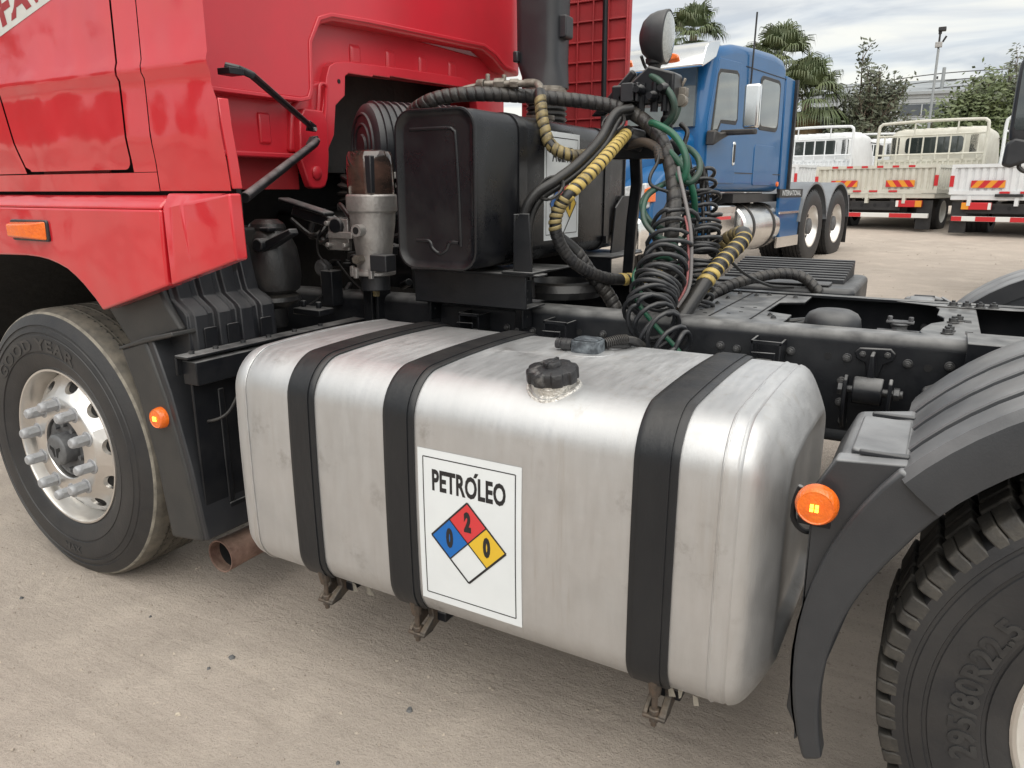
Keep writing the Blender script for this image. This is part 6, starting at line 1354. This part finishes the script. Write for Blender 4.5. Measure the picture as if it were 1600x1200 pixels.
tree((-.55, 33.6, gz(34)), 5.4, .75, 'leaf1', 'sparse dark tree between the blue truck and the camera pole', 21, 6500, .10)
tree((-1.9, 34.5, gz(34)), 3.2, .8, 'leaf1', 'short dark bush left of the sparse tree', 22, 5000, .12)
tree((3.2, 41.5, gz(40)), 5.2, 1.05, 'leaf2', 'dense green tree right of the camera pole', 24, 24000, .13, 2.2)
tree((4.4, 43.0, gz(40)), 6.3, .6, 'leaf1', 'thin-topped tree rising behind the dense green tree', 25, 7000, .11)
tree((1.35, 38.5, gz(38)), 3.3, .9, 'leaf2', 'small green tree beside the foot of the camera pole', 26, 6000, .11, 1.6)
tree((7.6, 42.0, gz(40)), 5.4, 1.0, 'leaf2', 'dense green tree at the right edge behind the black mirror', 27, 16000, .13, 2.2)

M['clad'] = mat('pale_metal_cladding', (0.40, 0.42, 0.43), 0.5, base2=(0.33, 0.35, 0.36), nscale=.4)
M['clad2'] = mat('grey_metal_roof', (0.24, 0.26, 0.27), 0.5, base2=(0.30, 0.32, 0.33), nscale=.5)
M['bwin'] = mat('dark_building_window', (0.05, 0.06, 0.075), 0.15, base2=(.08, .09, .10), nscale=.6)
def building():
    Bd = empty('warehouse', (-8.0, 64.0, gz(60)), R(8)); tag(Bd, 'long pale clad warehouse with dark windows behind the trees', 'building')
    G().box(0, 34, 0, 14, 0, 7.4).obj('wall', 'clad', Bd)
    for k in range(22): G().box(-.05, 34.05, -.07, .01, .1+.335*k, .1+.335*k+.27).obj('cladding_board', 'clad', Bd)
    G().prism([(-.3, 7.4), (-.3, 7.6), (7, 9.2), (14.3, 7.6), (14.3, 7.4)], 'yz', -.4, 34.4).obj('roof', 'clad2', Bd)
    for x0, x1, z in ((1.2, 3.6, 5.0), (6.6, 9.6, 5.9), (14, 17, 5.9)): 
        w = G().box(x0, x1, -.12, 0, z, z+.8).obj('window', 'bwin', Bd); G().box((x0+x1)/2-.04, (x0+x1)/2+.04, -.15, -.1, z, z+.8).obj('mullion', 'clad', w)
    L2 = empty('low_shed', (-17.0, 58.0, gz(58)), R(4)); tag(L2, 'low grey shed behind the palm trunks', 'building'); G().box(0, 13, 0, 8, 0, 4.3).obj('wall', 'clad', L2); G().box(-.3, 13.3, -.3, 8.3, 4.3, 4.6).obj('roof', 'clad2', L2)
    for k in range(12): G().box(0, 13, -.06, .01, .1+.34*k, .1+.34*k+.27).obj('cladding_board', 'clad', L2)
    U = empty('utility_pole', (1.15, 66.0, gz(60))); tag(U, 'slim grey utility pole carrying wires beyond the camera pole', 'pole'); G().cyl((0, 0, 0), (0, 0, 9.3), .16, 10, 0, .12).obj('shaft', 'clad2', U); G().box(-.9, .9, -.06, .06, 8.3, 8.45).obj('crossarm', 'clad2', U)
    for z in (7.9, 8.4, 8.9): G().tube(spline([(-22, 4, z+.3), (-10, 2, z-.5), (0, 0, z), (12, -3, z-.4), (26, -6, z+.4)]), .035, 5).obj('wire', 'bgblack', U)
building()
def camera_pole():
    C_ = empty('camera_pole', (1.85, 27.6, gz(27))); tag(C_, 'tall thin steel pole with security cameras on top', 'pole')
    G().cyl((0, 0, -.1), (-.03, 0, 4.9), .045, 12, 0, .038).obj('shaft', 'clad2', C_); G().cyl((-.03, 0, 3.9), (-.04, 0, 5.5), .030, 10).obj('upper_shaft', 'bgblack', C_)
    hd = G().box(-.14, .06, -.08, .08, 4.95, 5.10).obj('junction_box', 'cast', C_, bevel=.01); G().box(.02, .07, -.03, .03, 4.0, 4.08).obj('pole_clamp', 'bgblack', C_)
    cm = G().prism(rrect(-.10, .12, 5.42, 5.53, .02, 3), 'xz', -.14, .10).obj('camera', 'bgblack', C_, bevel=.01); G().cyl((.06, 0, 5.1), (.15, -.05, 5.26), .03, 8).obj('camera', 'bgblack', C_)
    G().cyl((-.04, 0, 5.34), (-.04, 0, 5.45), .05, 10).obj('camera_mount', 'bgblack', C_)
camera_pole()

# unseen trees and shed added behind the camera for paint and tank to mirror
tree((-15.5, -8.2, 0), 5.0, 1.0, 'leaf2', 'dense tree added behind the camera to give the red door a dark reflection', 31, 9000, .17, 2.2)
tree((-11.0, -11.5, 0), 4.2, 1.0, 'leaf1', 'bushy tree added out of view for the cab side to reflect', 32, 8000, .17, 2.2)
tree((-22.0, -8.0, 0), 6.5, .9, 'leaf2', 'taller far tree added out of view for the door paint to mirror', 33, 9000, .2, 2.4)
def reflector_shed():
    L2 = empty('unseen_reflection_shed', (-9.0, -26.0, 0)); tag(L2, 'long grey shed added out of view behind the camera for the tank to reflect', 'building')
    G().box(0, 26, 0, 8, 0, 3.6).obj('wall', 'clad2', L2); G().box(-.3, 26.3, -.3, 8.3, 3.6, 3.9).obj('roof', 'clad', L2)
reflector_shed()
